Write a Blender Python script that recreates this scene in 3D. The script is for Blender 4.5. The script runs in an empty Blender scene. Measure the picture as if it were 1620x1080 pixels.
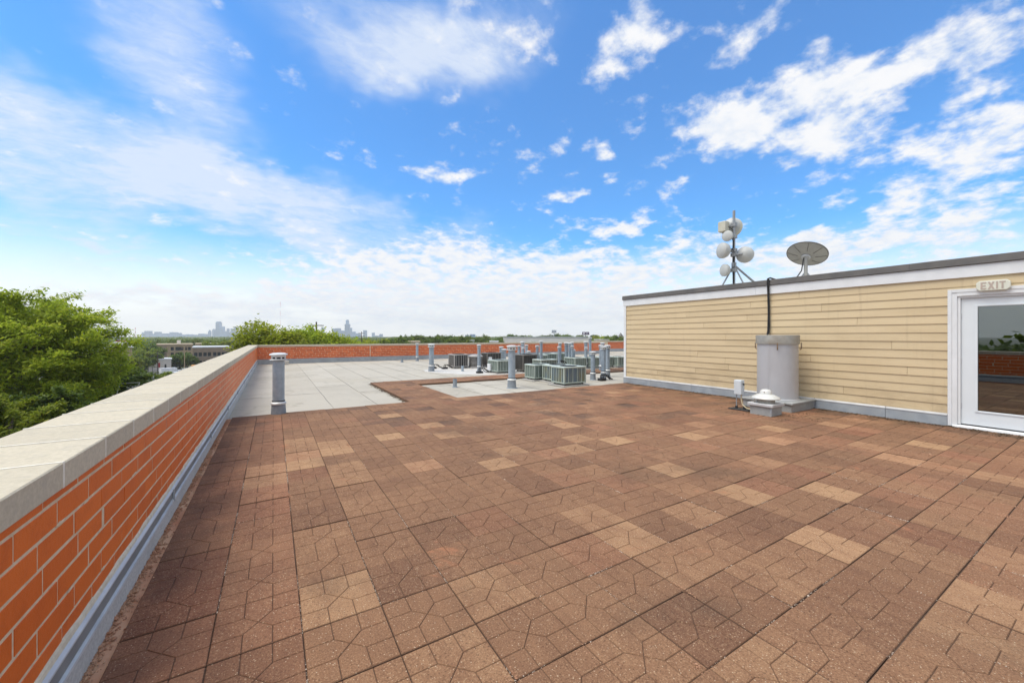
import bpy, math, random
import numpy as np
from mathutils import Vector, Matrix

random.seed(7)
RNG = np.random.default_rng(11)
sc = bpy.context.scene
COL = sc.collection
R = math.radians

# ------------------------------------------------------------------ camera
YAW = R(31.25)          # the camera looks 31 degrees right of the parapet's run
FPX, U0, V0, EYE = 622.0, 810.0, 531.0, 1.5
cam_d = bpy.data.cameras.new('camera')
cam = bpy.data.objects.new('camera', cam_d)
COL.objects.link(cam)
cam.location = (0, 0, EYE)
cam.rotation_euler = (R(90), 0, -YAW)
cam_d.sensor_width = 36
cam_d.lens = FPX / 1620 * 36
cam_d.shift_y = -9 / 1620
cam_d.clip_start = 0.05
cam_d.clip_end = 30000
sc.camera = cam
CT, ST = math.cos(YAW), math.sin(YAW)


def spot(u, depth):
    """ground position on the bearing u (in photo columns) at a depth in metres"""
    x = (u - U0) / FPX
    return depth * (ST + x * CT), depth * (CT - x * ST)


def high(v, depth):
    return EYE + (V0 - v) / FPX * depth


def azel(u, v):
    x, z = (u - U0) / FPX, (V0 - v) / FPX
    a, b = ST + x * CT, CT - x * ST
    return math.atan2(a, b), math.atan2(z, math.hypot(a, b))


# ------------------------------------------------------------------ light
SUN_EL, SUN_AZ = R(64), R(-76)        # azimuth measured from +Y towards +X
sd = bpy.data.lights.new('sun', 'SUN')
sd.energy = 3.4
sd.angle = R(36)
sd.color = (1.0, 0.945, 0.855)
sun = bpy.data.objects.new('sun', sd)
COL.objects.link(sun)
sdir = Vector((math.cos(SUN_EL) * math.sin(SUN_AZ), math.cos(SUN_EL) * math.cos(SUN_AZ), math.sin(SUN_EL)))
sun.rotation_euler = sdir.to_track_quat('Z', 'Y').to_euler()
sun.location = (0, 0, 60)

sc.view_settings.view_transform = 'Standard'
sc.view_settings.look = 'None'
sc.view_settings.gamma = 1
sc.view_settings.use_curve_mapping = False
sc.view_settings.exposure = 0.0
sc.cycles.max_bounces = 8
sc.cycles.volume_bounces = 2
sc.cycles.transparent_max_bounces = 16


# ------------------------------------------------------------------ node helper
class NB:
    def __init__(s, nt):
        s.nt = nt
        s.n = nt.nodes
        s.l = nt.links

    def node(s, typ, ins=None, **kw):
        nd = s.n.new(typ)
        for k, v in kw.items():
            setattr(nd, k, v)
        for k, v in (ins or {}).items():
            s.put(nd.inputs[k], v)
        return nd

    def put(s, sock, v):
        if isinstance(v, bpy.types.NodeSocket):
            s.l.new(v, sock)
        elif isinstance(v, (tuple, list)) and sock.type == 'RGBA' and len(v) == 3:
            sock.default_value = (*v, 1)
        else:
            sock.default_value = v

    def math(s, op, a, b=0.0, c=0.0, clamp=False):
        nd = s.n.new('ShaderNodeMath')
        nd.operation = op
        nd.use_clamp = clamp
        s.put(nd.inputs[0], a)
        s.put(nd.inputs[1], b)
        s.put(nd.inputs[2], c)
        return nd.outputs[0]

    def vec(s, op, a, b=(0, 0, 0), scale=None):
        nd = s.n.new('ShaderNodeVectorMath')
        nd.operation = op
        s.put(nd.inputs[0], a)
        s.put(nd.inputs[1], b)
        if scale is not None:
            s.put(nd.inputs['Scale'], scale)
        return nd.outputs['Value'] if op in ('LENGTH', 'DOT_PRODUCT') else nd.outputs[0]

    def ramp(s, v, lo, hi, a=0.0, b=1.0, smooth=True):
        nd = s.n.new('ShaderNodeMapRange')
        nd.interpolation_type = 'SMOOTHSTEP' if smooth else 'LINEAR'
        for i, x in enumerate((v, lo, hi, a, b)):
            s.put(nd.inputs[i], x)
        return nd.outputs[0]

    def noise(s, vec, scale, detail=4, rough=0.55, dist=0.0, col=False):
        nd = s.node('ShaderNodeTexNoise', {'Scale': scale, 'Detail': detail, 'Roughness': rough, 'Distortion': dist})
        if vec is not None:
            s.put(nd.inputs['Vector'], vec)
        return nd.outputs['Color' if col else 'Fac']

    def mix(s, f, a, b, blend='MIX'):
        nd = s.n.new('ShaderNodeMix')
        nd.data_type = 'RGBA'
        nd.blend_type = blend
        s.put(nd.inputs['Factor'], f)
        s.put(nd.inputs[6], a)
        s.put(nd.inputs[7], b)
        return nd.outputs[2]

    def sep(s, v):
        nd = s.n.new('ShaderNodeSeparateXYZ')
        s.put(nd.inputs[0], v)
        return nd.outputs

    def comb(s, x, y, z):
        nd = s.n.new('ShaderNodeCombineXYZ')
        for i, q in enumerate((x, y, z)):
            s.put(nd.inputs[i], q)
        return nd.outputs[0]

    def mapping(s, v, loc=(0, 0, 0), rot=(0, 0, 0), scale=(1, 1, 1), typ='POINT'):
        nd = s.node('ShaderNodeMapping', vector_type=typ)
        s.put(nd.inputs['Vector'], v)
        nd.inputs['Location'].default_value = loc
        nd.inputs['Rotation'].default_value = rot
        nd.inputs['Scale'].default_value = scale
        return nd.outputs[0]


# ------------------------------------------------------------------ sky
world = bpy.data.worlds.new('World')
sc.world = world
world.use_nodes = True
world.node_tree.nodes.clear()
B = NB(world.node_tree)
tc = B.node('ShaderNodeTexCoord').outputs['Generated']
dx, dy, dz = B.sep(B.vec('NORMALIZE', tc))
sky = B.node('ShaderNodeTexSky', sky_type='NISHITA', sun_disc=False, sun_elevation=SUN_EL, sun_rotation=SUN_AZ,
             altitude=200, air_density=1.0, dust_density=0.6, ozone_density=2.0)
az = B.math('ARCTAN2', dx, dy)
el = B.math('ARCSINE', dz)
zz = B.math('ADD', B.math('MAXIMUM', dz, 0.0), 0.28)
plane = B.comb(B.math('DIVIDE', dx, zz), B.math('DIVIDE', dy, zz), 0.0)
warp = B.vec('SUBTRACT', B.noise(plane, 2.4, 4, 0.6, col=True), (0.5, 0.5, 0.5))
ang0 = B.comb(az, el, 0.0)
angc = B.vec('ADD', ang0, B.vec('SCALE', warp, scale=0.16))
angf = B.vec('ADD', ang0, B.vec('SCALE', warp, scale=0.30))


def blobs(vec, items):
    tot = None
    for (u, v, ru, rv, rot, w) in items:
        a, e = azel(u, v)
        a1, e1 = azel(u + ru, v)
        a2, e2 = azel(u, v - rv)
        m = B.mapping(vec, (a, e, 0), (0, 0, R(rot)), (max(abs(a1 - a), .01), max(abs(e2 - e), .01), 1), 'TEXTURE')
        g = B.ramp(B.vec('LENGTH', m), 0.1, 1.35, w, 0.0)
        tot = g if tot is None else B.math('ADD', tot, g)
    return tot


wisps = blobs(angf, [(60, 250, 360, 125, 0, .85), (300, 170, 120, 170, 25, .75), (400, 330, 240, 70, -18, .85),
                     (640, 360, 230, 48, -6, .55), (620, 70, 200, 90, 0, .95), (740, 45, 140, 80, 0, .5), (230, 40, 110, 70, 0, .35),
                     (150, 368, 120, 14, 0, .5), (330, 430, 330, 34, 0, .45), (40, 130, 160, 60, 0, .3)])
heaps = blobs(angc, [(1225, 195, 190, 75, 0, .95), (1330, 215, 110, 45, 10, .6), (1190, 50, 120, 34, 28, .75), (1010, 40, 62, 80, 0, .85),
                     (955, 95, 42, 44, 0, .75), (950, 245, 26, 20, 0, 1.0), (895, 312, 42, 18, 0, 1.0), (1070, 315, 40, 26, 20, .75),
                     (955, 288, 22, 18, 0, .6), (1500, 70, 160, 70, 0, .8), (1580, 170, 110, 90, 0, .7), (1500, 260, 150, 60, 0, .75),
                     (1430, 320, 120, 30, 10, .85), (705, 268, 85, 20, 8, .85), (985, 352, 60, 16, 0, .8), (1275, 350, 46, 15, 0, .9),
                     (820, 70, 70, 50, 0, .7), (760, 400, 300, 45, 0, .7), (1180, 400, 300, 55, 0, .85), (640, 450, 220, 60, 0, 1.0), (250, 480, 320, 40, 0, .6), (760, 490, 420, 40, 0, .95),
                     (860, 460, 260, 60, 0, 1.1), (1420, 385, 260, 40, 0, .75), (1330, 120, 190, 60, 0, .7), (1130, 190, 90, 70, 0, .6), (1560, 300, 110, 60, 0, .7), (1380, 250, 120, 40, 0, .6)])
beyond = B.ramp(az, -0.42, -0.75, 0.0, 0.95)                      # near-solid cloud, added outside the view to brighten the fill light
beyond2 = B.ramp(az, 1.5, 1.8, 0.0, 0.95)
zen = B.ramp(el, 0.70, 0.95, 0.0, 0.9)
heaps = B.math('MAXIMUM', heaps, B.math('MAXIMUM', zen, B.math('MAXIMUM', beyond, beyond2)))
n_big = B.noise(plane, 4.2, 8, 0.60, 0.1)
n_fine = B.noise(plane, 12.5, 7, 0.58, 0.1)
n_h = B.math('ADD', B.math('MULTIPLY', n_big, .50), B.math('MULTIPLY', n_fine, .50))
h_raw = B.math('ADD', B.math('MULTIPLY_ADD', n_h, 2.2, -0.6), B.math('MULTIPLY', B.math('MINIMUM', heaps, 1.1), 0.42))
d_heap = B.ramp(h_raw, 0.58, 0.99, 0.0, 0.98)
n_w = B.noise(B.mapping(plane, rot=(0, 0, R(35)), scale=(1.0, 2.2, 1)), 1.3, 8, 0.62, 0.6)
w_raw = B.math('MULTIPLY', wisps, B.ramp(n_w, 0.28, 0.72, 0.45, 1.25, smooth=False))
ripple = B.noise(B.mapping(plane, rot=(0, 0, R(-20)), scale=(1.0, 1.7, 1)), 16.0, 6, 0.65, 0.4)
w_raw = B.math('MULTIPLY', w_raw, B.ramp(ripple, 0.25, 0.75, 0.72, 1.28, smooth=False))
d_wisp = B.ramp(w_raw, 0.0, 1.05, 0.0, 0.86)
low = B.ramp(el, 0.02, 0.24, 0.97, 0.0)
skyc = B.node('ShaderNodeHueSaturation', {'Hue': 0.497, 'Saturation': 1.22, 'Value': 1.0, 'Color': sky.outputs[0]}).outputs[0]
skyc = B.mix(1.0, skyc, (0.53, 1.72, 2.36), 'MULTIPLY')
SKYMUL = 1.0
skyc = B.mix(0.07, skyc, (8.0, 8.8, 9.8))
c = B.mix(low, B.vec('SCALE', skyc, scale=SKYMUL), (12.4, 12.0, 11.2))
c = B.mix(d_wisp, c, (7.8, 8.6, 9.9))
shade = B.ramp(n_fine, 0.35, 0.65, 0.0, 1.0)
c = B.mix(d_heap, c, B.mix(shade, (8.4, 8.9, 9.7), (9.9, 9.9, 10.0)))
bg = B.node('ShaderNodeBackground', {'Color': c, 'Strength': 0.1})
B.l.new(bg.outputs[0], B.node('ShaderNodeOutputWorld').inputs[0])


# ------------------------------------------------------------------ materials
def material(name):
    m = bpy.data.materials.new(name)
    m.use_nodes = True
    m.node_tree.nodes.clear()
    b = NB(m.node_tree)
    p = b.node('ShaderNodeBsdfPrincipled')
    o = b.node('ShaderNodeOutputMaterial')
    b.l.new(p.outputs[0], o.inputs[0])
    return m, b, p, o


def surf(name, c1, c2=None, scale=8.0, rough=0.6, metal=0.0, bump=0.0, bscale=None, spec=0.4, detail=5, vary=0.0, stain=None,
         stain_scale=1.5, stain_amt=0.5, stretch=(1, 1, 1), splash=None):
    """painted / plain surface: two tones in a noise, optional per-object variation, stains and fine relief"""
    m, b, p, o = material(name)
    pos = b.mapping(b.node('ShaderNodeTexCoord').outputs['Object'], scale=stretch)
    rnd = b.node('ShaderNodeObjectInfo').outputs['Random']
    pos = b.vec('ADD', pos, b.comb(b.math('MULTIPLY', rnd, 37.0), b.math('MULTIPLY', rnd, 91.0), 0.0))
    col = c1 if c2 is None else b.mix(b.ramp(b.noise(pos, scale, detail), .3, .7), c1, c2)
    if stain:
        col = b.mix(b.math('MULTIPLY', b.ramp(b.noise(pos, stain_scale, 6, .65), .48, .72), stain_amt), col, stain)
    if splash:                # rain-splashed dirt low on a wall, in its own ragged patches
        wp = b.node('ShaderNodeNewGeometry').outputs['Position']
        low_ = b.ramp(b.sep(wp)[2], .85, .20, 0, 1)
        col = b.mix(b.math('MULTIPLY', low_, b.ramp(b.noise(b.mapping(wp, scale=(1, 1, 2.5)), 2.2, 7, .7), .42, .68, 0, .6)), col, splash)
        run = b.noise(b.mapping(wp, scale=(1, 7, .35)), 1.6, 5, .6)
        col = b.mix(b.ramp(run, .56, .74, 0, .28), col, splash)
    if vary:
        hsv = b.node('ShaderNodeHueSaturation', {'Value': b.ramp(rnd, 0, 1, 1 - vary, 1 + vary, smooth=False), 'Color': col})
        col = hsv.outputs[0]
    b.put(p.inputs['Base Color'], col)
    p.inputs['Roughness'].default_value = rough
    p.inputs['Metallic'].default_value = metal
    p.inputs['Specular IOR Level'].default_value = spec
    if bump:
        bn = b.node('ShaderNodeBump', {'Strength': 1.0, 'Distance': bump, 'Height': b.noise(pos, bscale or scale * 6, 5, .6)})
        b.l.new(bn.outputs[0], p.inputs['Normal'])
    return m


def tile_mat():
    m, b, p, o = material('paver_concrete')
    oc = b.node('ShaderNodeTexCoord').outputs['Object']
    wp = b.node('ShaderNodeNewGeometry').outputs['Position']
    tone = b.math('ADD', b.node('ShaderNodeAttribute', attribute_type='OBJECT', attribute_name='tone').outputs['Fac'],
                  b.node('ShaderNodeAttribute', attribute_type='GEOMETRY', attribute_name='tone').outputs['Fac'])
    red = b.math('ADD', b.node('ShaderNodeAttribute', attribute_type='OBJECT', attribute_name='red').outputs['Fac'],
                 b.node('ShaderNodeAttribute', attribute_type='GEOMETRY', attribute_name='red').outputs['Fac'])
    patch = b.noise(b.mapping(wp, scale=(2.6, 1.1, 1)), 2.6, 6, .62)
    fine = b.noise(b.mapping(wp, scale=(9.0, 1.2, 1)), 3.0, 4, .6)
    patch = b.math('ADD', b.math('MULTIPLY', patch, .75), b.math('MULTIPLY', fine, .25))
    t2 = b.math('ADD', tone, b.math('MULTIPLY', b.math('SUBTRACT', patch, .5), .85))
    col = b.mix(b.ramp(t2, .0, .5, smooth=False), (.138, .066, .038), (.245, .128, .068))
    col = b.mix(b.ramp(t2, .5, 1.0, smooth=False), col, (.44, .262, .138))
    col = b.mix(b.math('MULTIPLY', red, .75), col, b.mix(b.ramp(t2, 0, 1), (.225, .085, .048), (.43, .205, .115)))
    grit = b.noise(wp, 120, 4, .8)
    col = b.mix(b.ramp(grit, .54, .68, 0, .7), col, (.52, .36, .21))
    col = b.mix(b.ramp(grit, .47, .34, 0, .85), col, (.05, .028, .018))
    spk = b.node('ShaderNodeTexVoronoi', {'Scale': 48.0, 'Vector': wp})
    col = b.mix(b.ramp(spk.outputs['Distance'], .16, .08, 0, .7), col, (.66, .52, .36))
    dirt = b.noise(wp, .55, 6, .65)
    col = b.mix(b.ramp(dirt, .52, .70, 0, .42), col, (.06, .042, .03))
    dust = b.noise(wp, 1.3, 8, .72, .6)
    col = b.mix(b.ramp(dust, .60, .70, 0, .6), col, (.40, .17, .085))
    wx, wy, wz = b.sep(wp)
    moss = b.math('MULTIPLY', b.ramp(wx, 8.3, 9.6), b.ramp(b.noise(wp, 2.5, 6, .7), .42, .62))
    col = b.mix(b.math('MULTIPLY', moss, .75), col, (.045, .036, .022))
    left_dark = b.math('MULTIPLY', b.ramp(wx, .15, -.62), b.ramp(b.noise(wp, 1.6, 4, .6), .35, .6))  # darker in uneven patches towards the left edge
    col = b.mix(b.math('MULTIPLY', left_dark, .45), col, (.075, .04, .03))
    groove = b.ramp(b.sep(oc)[2], -.0046, -.0006, .72, 0.0)
    col = b.mix(groove, col, (.10, .062, .044))
    b.put(p.inputs['Base Color'], col)
    p.inputs['Roughness'].default_value = .85
    p.inputs['Specular IOR Level'].default_value = .25
    h = b.math('ADD', b.math('MULTIPLY', grit, .7), b.noise(wp, 40, 4, .6))
    bn = b.node('ShaderNodeBump', {'Strength': .8, 'Distance': .0035, 'Height': h})
    b.l.new(bn.outputs[0], p.inputs['Normal'])
    return m


def brick_mat(name, ca, cb, dark):
    m, b, p, o = material(name)
    wp = b.node('ShaderNodeNewGeometry').outputs['Position']
    r = b.math('ADD', b.math('MULTIPLY', b.node('ShaderNodeObjectInfo').outputs['Random'], .0),
               b.math('ADD', b.node('ShaderNodeAttribute', attribute_type='OBJECT', attribute_name='tone').outputs['Fac'],
                      b.node('ShaderNodeAttribute', attribute_type='GEOMETRY', attribute_name='tone').outputs['Fac']))
    col = b.mix(b.ramp(r, 0, 1, smooth=False), ca, cb)
    col = b.mix(b.ramp(b.noise(wp, 9, 6, .65), .45, .75, 0, .5), col, dark)
    streak = b.noise(b.mapping(wp, scale=(6, 6, 60)), 1.2, 4, .6)
    col = b.mix(b.ramp(streak, .55, .75, 0, .25), col, dark)
    col = b.mix(b.ramp(b.noise(wp, 120, 2, .6), .68, .78, 0, .5), col, (.10, .02, .01))
    b.put(p.inputs['Base Color'], col)
    p.inputs['Roughness'].default_value = .5
    p.inputs['Specular IOR Level'].default_value = .35
    bn = b.node('ShaderNodeBump', {'Strength': .7, 'Distance': .003, 'Height': b.noise(wp, 55, 6, .7)})
    b.l.new(bn.outputs[0], p.inputs['Normal'])
    return m


def membrane_mat():
    m, b, p, o = material('roof_membrane')
    wp = b.node('ShaderNodeNewGeometry').outputs['Position']
    rnd = b.node('ShaderNodeObjectInfo').outputs['Random']
    col = b.mix(rnd, (.43, .395, .33), (.49, .455, .385))
    col = b.mix(b.ramp(b.noise(wp, .45, 6, .6), .45, .70, 0, .5), col, (.36, .33, .27))
    col = b.mix(b.ramp(b.noise(b.mapping(wp, scale=(1, .25, 1)), 1.7, 6, .7), .52, .75, 0, .45), col, (.30, .28, .24))
    col = b.mix(b.ramp(b.noise(wp, 160, 2, .6), .55, .75, 0, .4), col, (.34, .32, .29))
    ring = b.math('ABSOLUTE', b.math('SUBTRACT', b.noise(wp, .38, 4, .55), .56))
    col = b.mix(b.ramp(ring, .012, .0, 0, .35), col, (.24, .215, .17))
    pond = b.ramp(b.noise(wp, .38, 4, .55), .56, .60, 0, .28)
    col = b.mix(pond, col, (.37, .33, .25))
    b.put(p.inputs['Base Color'], col)
    p.inputs['Roughness'].default_value = .9
    p.inputs['Specular IOR Level'].default_value = .2
    bn = b.node('ShaderNodeBump', {'Strength': .6, 'Distance': .004, 'Height': b.noise(wp, 60, 4, .6)})
    b.l.new(bn.outputs[0], p.inputs['Normal'])
    return m


def leaf_mat(name, a, c, d, trans=.45):
    m, b, p, o = material(name)
    r = b.node('ShaderNodeNewGeometry').outputs['Random Per Island']
    wp = b.node('ShaderNodeNewGeometry').outputs['Position']
    col = b.mix(b.ramp(r, 0, .6, smooth=False), a, c)
    col = b.mix(b.ramp(r, .72, 1, smooth=False), col, d)
    col = b.mix(b.ramp(b.noise(wp, .55, 3, .6), .4, .65, 0, .35), col, a)
    rnd = b.node('ShaderNodeObjectInfo').outputs['Random']
    col = b.node('ShaderNodeHueSaturation', {'Hue': b.ramp(rnd, 0, 1, .485, .515, smooth=False),
                                             'Value': b.ramp(rnd, 0, 1, .8, 1.15, smooth=False), 'Color': col}).outputs[0]
    b.put(p.inputs['Base Color'], col)
    p.inputs['Roughness'].default_value = .55
    p.inputs['Specular IOR Level'].default_value = .25
    t = b.node('ShaderNodeBsdfTranslucent', {'Color': b.mix(.5, col, (.25, .33, .03))})
    mx = b.node('ShaderNodeMixShader', {0: trans})
    b.l.new(p.outputs[0], mx.inputs[1])
    b.l.new(t.outputs[0], mx.inputs[2])
    b.l.new(mx.outputs[0], o.inputs[0])
    return m


def glass_mat(name, fac, tint):
    m, b, p, o = material(name)
    g = b.node('ShaderNodeBsdfGlossy', {'Color': (.78, .82, .80), 'Roughness': .004})
    t = b.node('ShaderNodeBsdfTransparent', {'Color': tint})
    mx = b.node('ShaderNodeMixShader', {0: fac})
    b.l.new(t.outputs[0], mx.inputs[1])
    b.l.new(g.outputs[0], mx.inputs[2])
    b.l.new(mx.outputs[0], o.inputs[0])
    return m


M = {}
M['tile'] = tile_mat()
M['brick_side'] = brick_mat('orange_brick', (.66, .132, .016), (.75, .162, .021), (.54, .10, .014))
M['brick_end'] = brick_mat('red_brick', (.50, .095, .028), (.68, .155, .045), (.38, .07, .024))
M['mortar'] = surf('mortar', (.72, .58, .40), (.62, .48, .32), 30, .9, bump=.002, bscale=120)
M['coping'] = surf('limestone_coping', (.56, .495, .375), (.48, .425, .315), 60, .85, bump=.0015, bscale=90, vary=.05, stain=(.36, .33, .27), stain_scale=9, stain_amt=.45)
M['coping_joint'] = surf('pale_joint', (.82, .78, .68), (.70, .66, .57), 30, .8)
M['membrane'] = membrane_mat()
M['bitumen'] = surf('bitumen_bleed', (.14, .13, .115), (.28, .26, .23), 5, .8)
M['flash_white'] = surf('granulated_flashing', (.54, .53, .50), (.42, .41, .39), 60, .85, bump=.002, bscale=150, stain=(.30, .29, .27), stain_amt=.4)
M['flash_grey'] = surf('grey_flashing', (.30, .33, .36), (.38, .41, .43), 6, .6, bump=.001, stain=(.20, .20, .20), stain_amt=.5)
M['metal'] = surf('sheet_metal', (.60, .61, .61), (.50, .51, .52), 5, .5, .25, stain=(.30, .31, .32), stain_amt=.4)
M['dark_reflection'] = surf('painted_dark_reflection', (.27, .28, .28), (.21, .22, .22), 6, .55, .2)  # the metal's dark reflection put into the colour
M['sealant'] = surf('sealant', (.68, .62, .48), (.55, .49, .37), 25, .6)
M['galv'] = surf('galvanised_pipe', (.36, .42, .47), (.29, .35, .40), 9, .5, .25, bump=.0008, vary=.08, stain=(.24, .26, .28), stain_scale=3, stain_amt=.5)
M['cap'] = surf('vent_cap_metal', (.72, .73, .71), (.60, .61, .60), 9, .45, .15, stain=(.42, .38, .32), stain_amt=.4)
M['boot'] = surf('lead_boot', (.27, .30, .33), (.22, .25, .28), 14, .7, bump=.001)
M['black'] = surf('black_rubber', (.018, .018, .02), (.03, .03, .03), 10, .6)
M['dark'] = surf('dark_slot', (.02, .02, .022), None, rough=.9)
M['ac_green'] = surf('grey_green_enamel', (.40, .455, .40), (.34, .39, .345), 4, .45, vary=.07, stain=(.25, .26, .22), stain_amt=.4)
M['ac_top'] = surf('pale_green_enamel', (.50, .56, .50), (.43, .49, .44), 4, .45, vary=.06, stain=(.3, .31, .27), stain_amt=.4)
M['coil_green'] = surf('condenser_coil', (.17, .21, .185), (.21, .25, .225), 3, .6, .2, bump=.002, bscale=130, stretch=(1, 1, 4))
M['coil_blue'] = surf('condenser_coil_shiny', (.12, .18, .25), (.23, .22, .12), 3, .45, .3, bump=.002, bscale=130, stretch=(1, 1, .4))
M['ac_brown'] = surf('brown_grey_enamel', (.19, .175, .155), (.15, .14, .125), 4, .5, vary=.05)
M['ac_grey'] = surf('warm_grey_enamel', (.38, .36, .33), (.32, .30, .28), 4, .5, vary=.05)
M['ac_dark'] = surf('condenser_coil_dark', (.035, .034, .034), (.06, .058, .055), 4, .6)
M['pad'] = surf('equipment_pad', (.42, .40, .37), (.33, .32, .30), 8, .9, bump=.002)
M['coat'] = surf('white_roof_coating', (.60, .575, .53), (.52, .50, .46), 3, .7, stain=(.46, .42, .36), stain_amt=.5)
M['siding'] = surf('tan_clapboard', (.64, .51, .315), (.60, .475, .29), 3, .55, bump=.0008, bscale=40, vary=.035, stain=(.40, .29, .15), stain_amt=.25, stretch=(1, .3, 1), splash=(.38, .29, .18))
M['white'] = surf('white_paint', (.775, .79, .795), (.72, .735, .74), 4, .4, stain=(.60, .59, .56), stain_amt=.25)
M['doorw'] = surf('white_door_paint', (.735, .775, .795), (.70, .74, .76), 3, .35)
M['roof_edge'] = surf('dark_grey_edge_metal', (.135, .125, .115), (.105, .10, .095), 5, .55, .1, stain=(.19, .17, .15), stain_amt=.3)
M['duct'] = surf('grey_painted_duct', (.52, .52, .53), (.46, .46, .47), 3.5, .42, .3, vary=0, stain=(.34, .31, .27), stain_amt=.35, stretch=(1, 1, .4))
M['ductcap'] = surf('weathered_band', (.40, .385, .34), (.32, .31, .28), 9, .5, .35, stain=(.28, .21, .13), stain_amt=.5)
M['rust'] = surf('rusty_steel', (.20, .12, .06), (.30, .24, .18), 30, .8)
M['curb'] = surf('grey_roof_curb', (.36, .37, .36), (.30, .31, .305), 7, .65, .1, bump=.001, stain=(.22, .21, .19), stain_amt=.5)
M['fan'] = surf('white_fan_metal', (.66, .66, .62), (.58, .58, .54), 6, .4, .05, stain=(.55, .48, .36), stain_amt=.4)
M['box'] = surf('pale_grey_box', (.60, .64, .66), (.54, .58, .60), 6, .45)
M['sign'] = surf('cream_sign', (.74, .74, .63), (.68, .68, .57), 8, .5, stain=(.55, .53, .42), stain_amt=.3)
M['letter'] = surf('faded_letters', (.50, .41, .345), (.44, .36, .30), 14, .6)
M['dish'] = surf('white_dish', (.52, .53, .51), (.46, .47, .45), 5, .5)
M['dish_back'] = surf('grey_dish', (.40, .40, .375), (.35, .35, .33), 8, .6, stain=(.28, .27, .25), stain_amt=.4)
M['beige'] = surf('beige_radio', (.60, .58, .47), (.54, .52, .42), 8, .5)
M['steel'] = surf('galvanised_steel', (.36, .38, .40), (.28, .30, .32), 12, .5, .3)
M['cream_cable'] = surf('cream_conduit', (.55, .46, .30), None, rough=.6)
M['grit'] = surf('terracotta_grit', (.40, .18, .10), (.52, .33, .21), 3, .95, vary=.2)
M['sand'] = surf('pale_sand', (.62, .52, .42), (.48, .38, .30), 3, .95)
M['bed'] = surf('dark_sand', (.085, .055, .04), (.14, .09, .06), 30, .95)
M['litter'] = surf('leaf_litter', (.045, .03, .018), (.10, .06, .03), 9, .95)
M['ground'] = surf('city_ground', (.09, .11, .05), (.17, .165, .13), .03, .95, detail=8)
M['asphalt'] = surf('asphalt', (.055, .055, .055), (.075, .073, .07), .6, .9)
M['concrete'] = surf('concrete', (.40, .38, .34), (.32, .31, .28), .8, .9)
M['bark'] = surf('bark', (.075, .055, .04), (.12, .09, .065), 6, .95, bump=.02, bscale=12)
M['leaf_near'] = leaf_mat('locust_leaves', (.26, .33, .024), (.46, .51, .04), (.66, .62, .055), .6)
M['leaf_dark'] = leaf_mat('dark_leaves', (.05, .09, .016), (.095, .15, .026), (.18, .23, .035), .4)
M['leaf_mid'] = leaf_mat('green_leaves', (.075, .125, .02), (.15, .215, .03), (.27, .31, .045), .45)
M['leaf_lime'] = leaf_mat('yellow_green_leaves', (.14, .20, .018), (.27, .33, .026), (.42, .42, .035), .5)
M['tan_wall'] = surf('tan_brick_far', (.42, .32, .20), (.36, .27, .17), .5, .9)
M['brown_wall'] = surf('brown_brick_far', (.30, .23, .17), (.25, .19, .14), .5, .9)
M['pale_wall'] = surf('pale_wall', (.74, .70, .65), (.68, .64, .60), .3, .9)
M['grey_roof'] = surf('grey_roof', (.42, .43, .44), (.36, .37, .38), .4, .8)
M['tan_roof'] = surf('tan_roof', (.55, .44, .30), (.48, .38, .26), .4, .85)
M['red_wall'] = surf('red_wall', (.42, .10, .05), (.36, .08, .045), .5, .85)
M['red'] = surf('red_paint', (.50, .03, .04), None, rough=.4)
M['orange'] = surf('orange_paint', (.72, .30, .04), None, rough=.4)
M['window'] = surf('dark_window', (.03, .035, .04), None, rough=.15)
M['purple'] = surf('dusky_print', (.10, .06, .10), None, rough=.5)
M['tower'] = surf('haze_blue_tower', (.10, .21, .36), (.14, .25, .40), .05, .4, vary=.25)  # blue of the distance haze put into the base colour
M['towerwin'] = surf('tower_window_band', (.08, .12, .17), None, rough=.3)
M['car_white'] = surf('white_car_paint', (.80, .80, .80), None, rough=.25)
M['car_grey'] = surf('grey_car_paint', (.25, .26, .28), None, rough=.25)
M['car_dark'] = surf('dark_car_paint', (.03, .035, .05), None, rough=.25)
M['tyre'] = surf('tyre_rubber', (.015, .015, .015), None, rough=.8)
M['lamp'] = surf('lamp_lens', (.75, .72, .65), None, rough=.2)
M['pane'] = glass_mat('door_glass', .24, (.50, .53, .52))
M['room'] = surf('dim_stair_paint', (.12, .11, .10), (.09, .085, .08), 2, .9)


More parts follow.
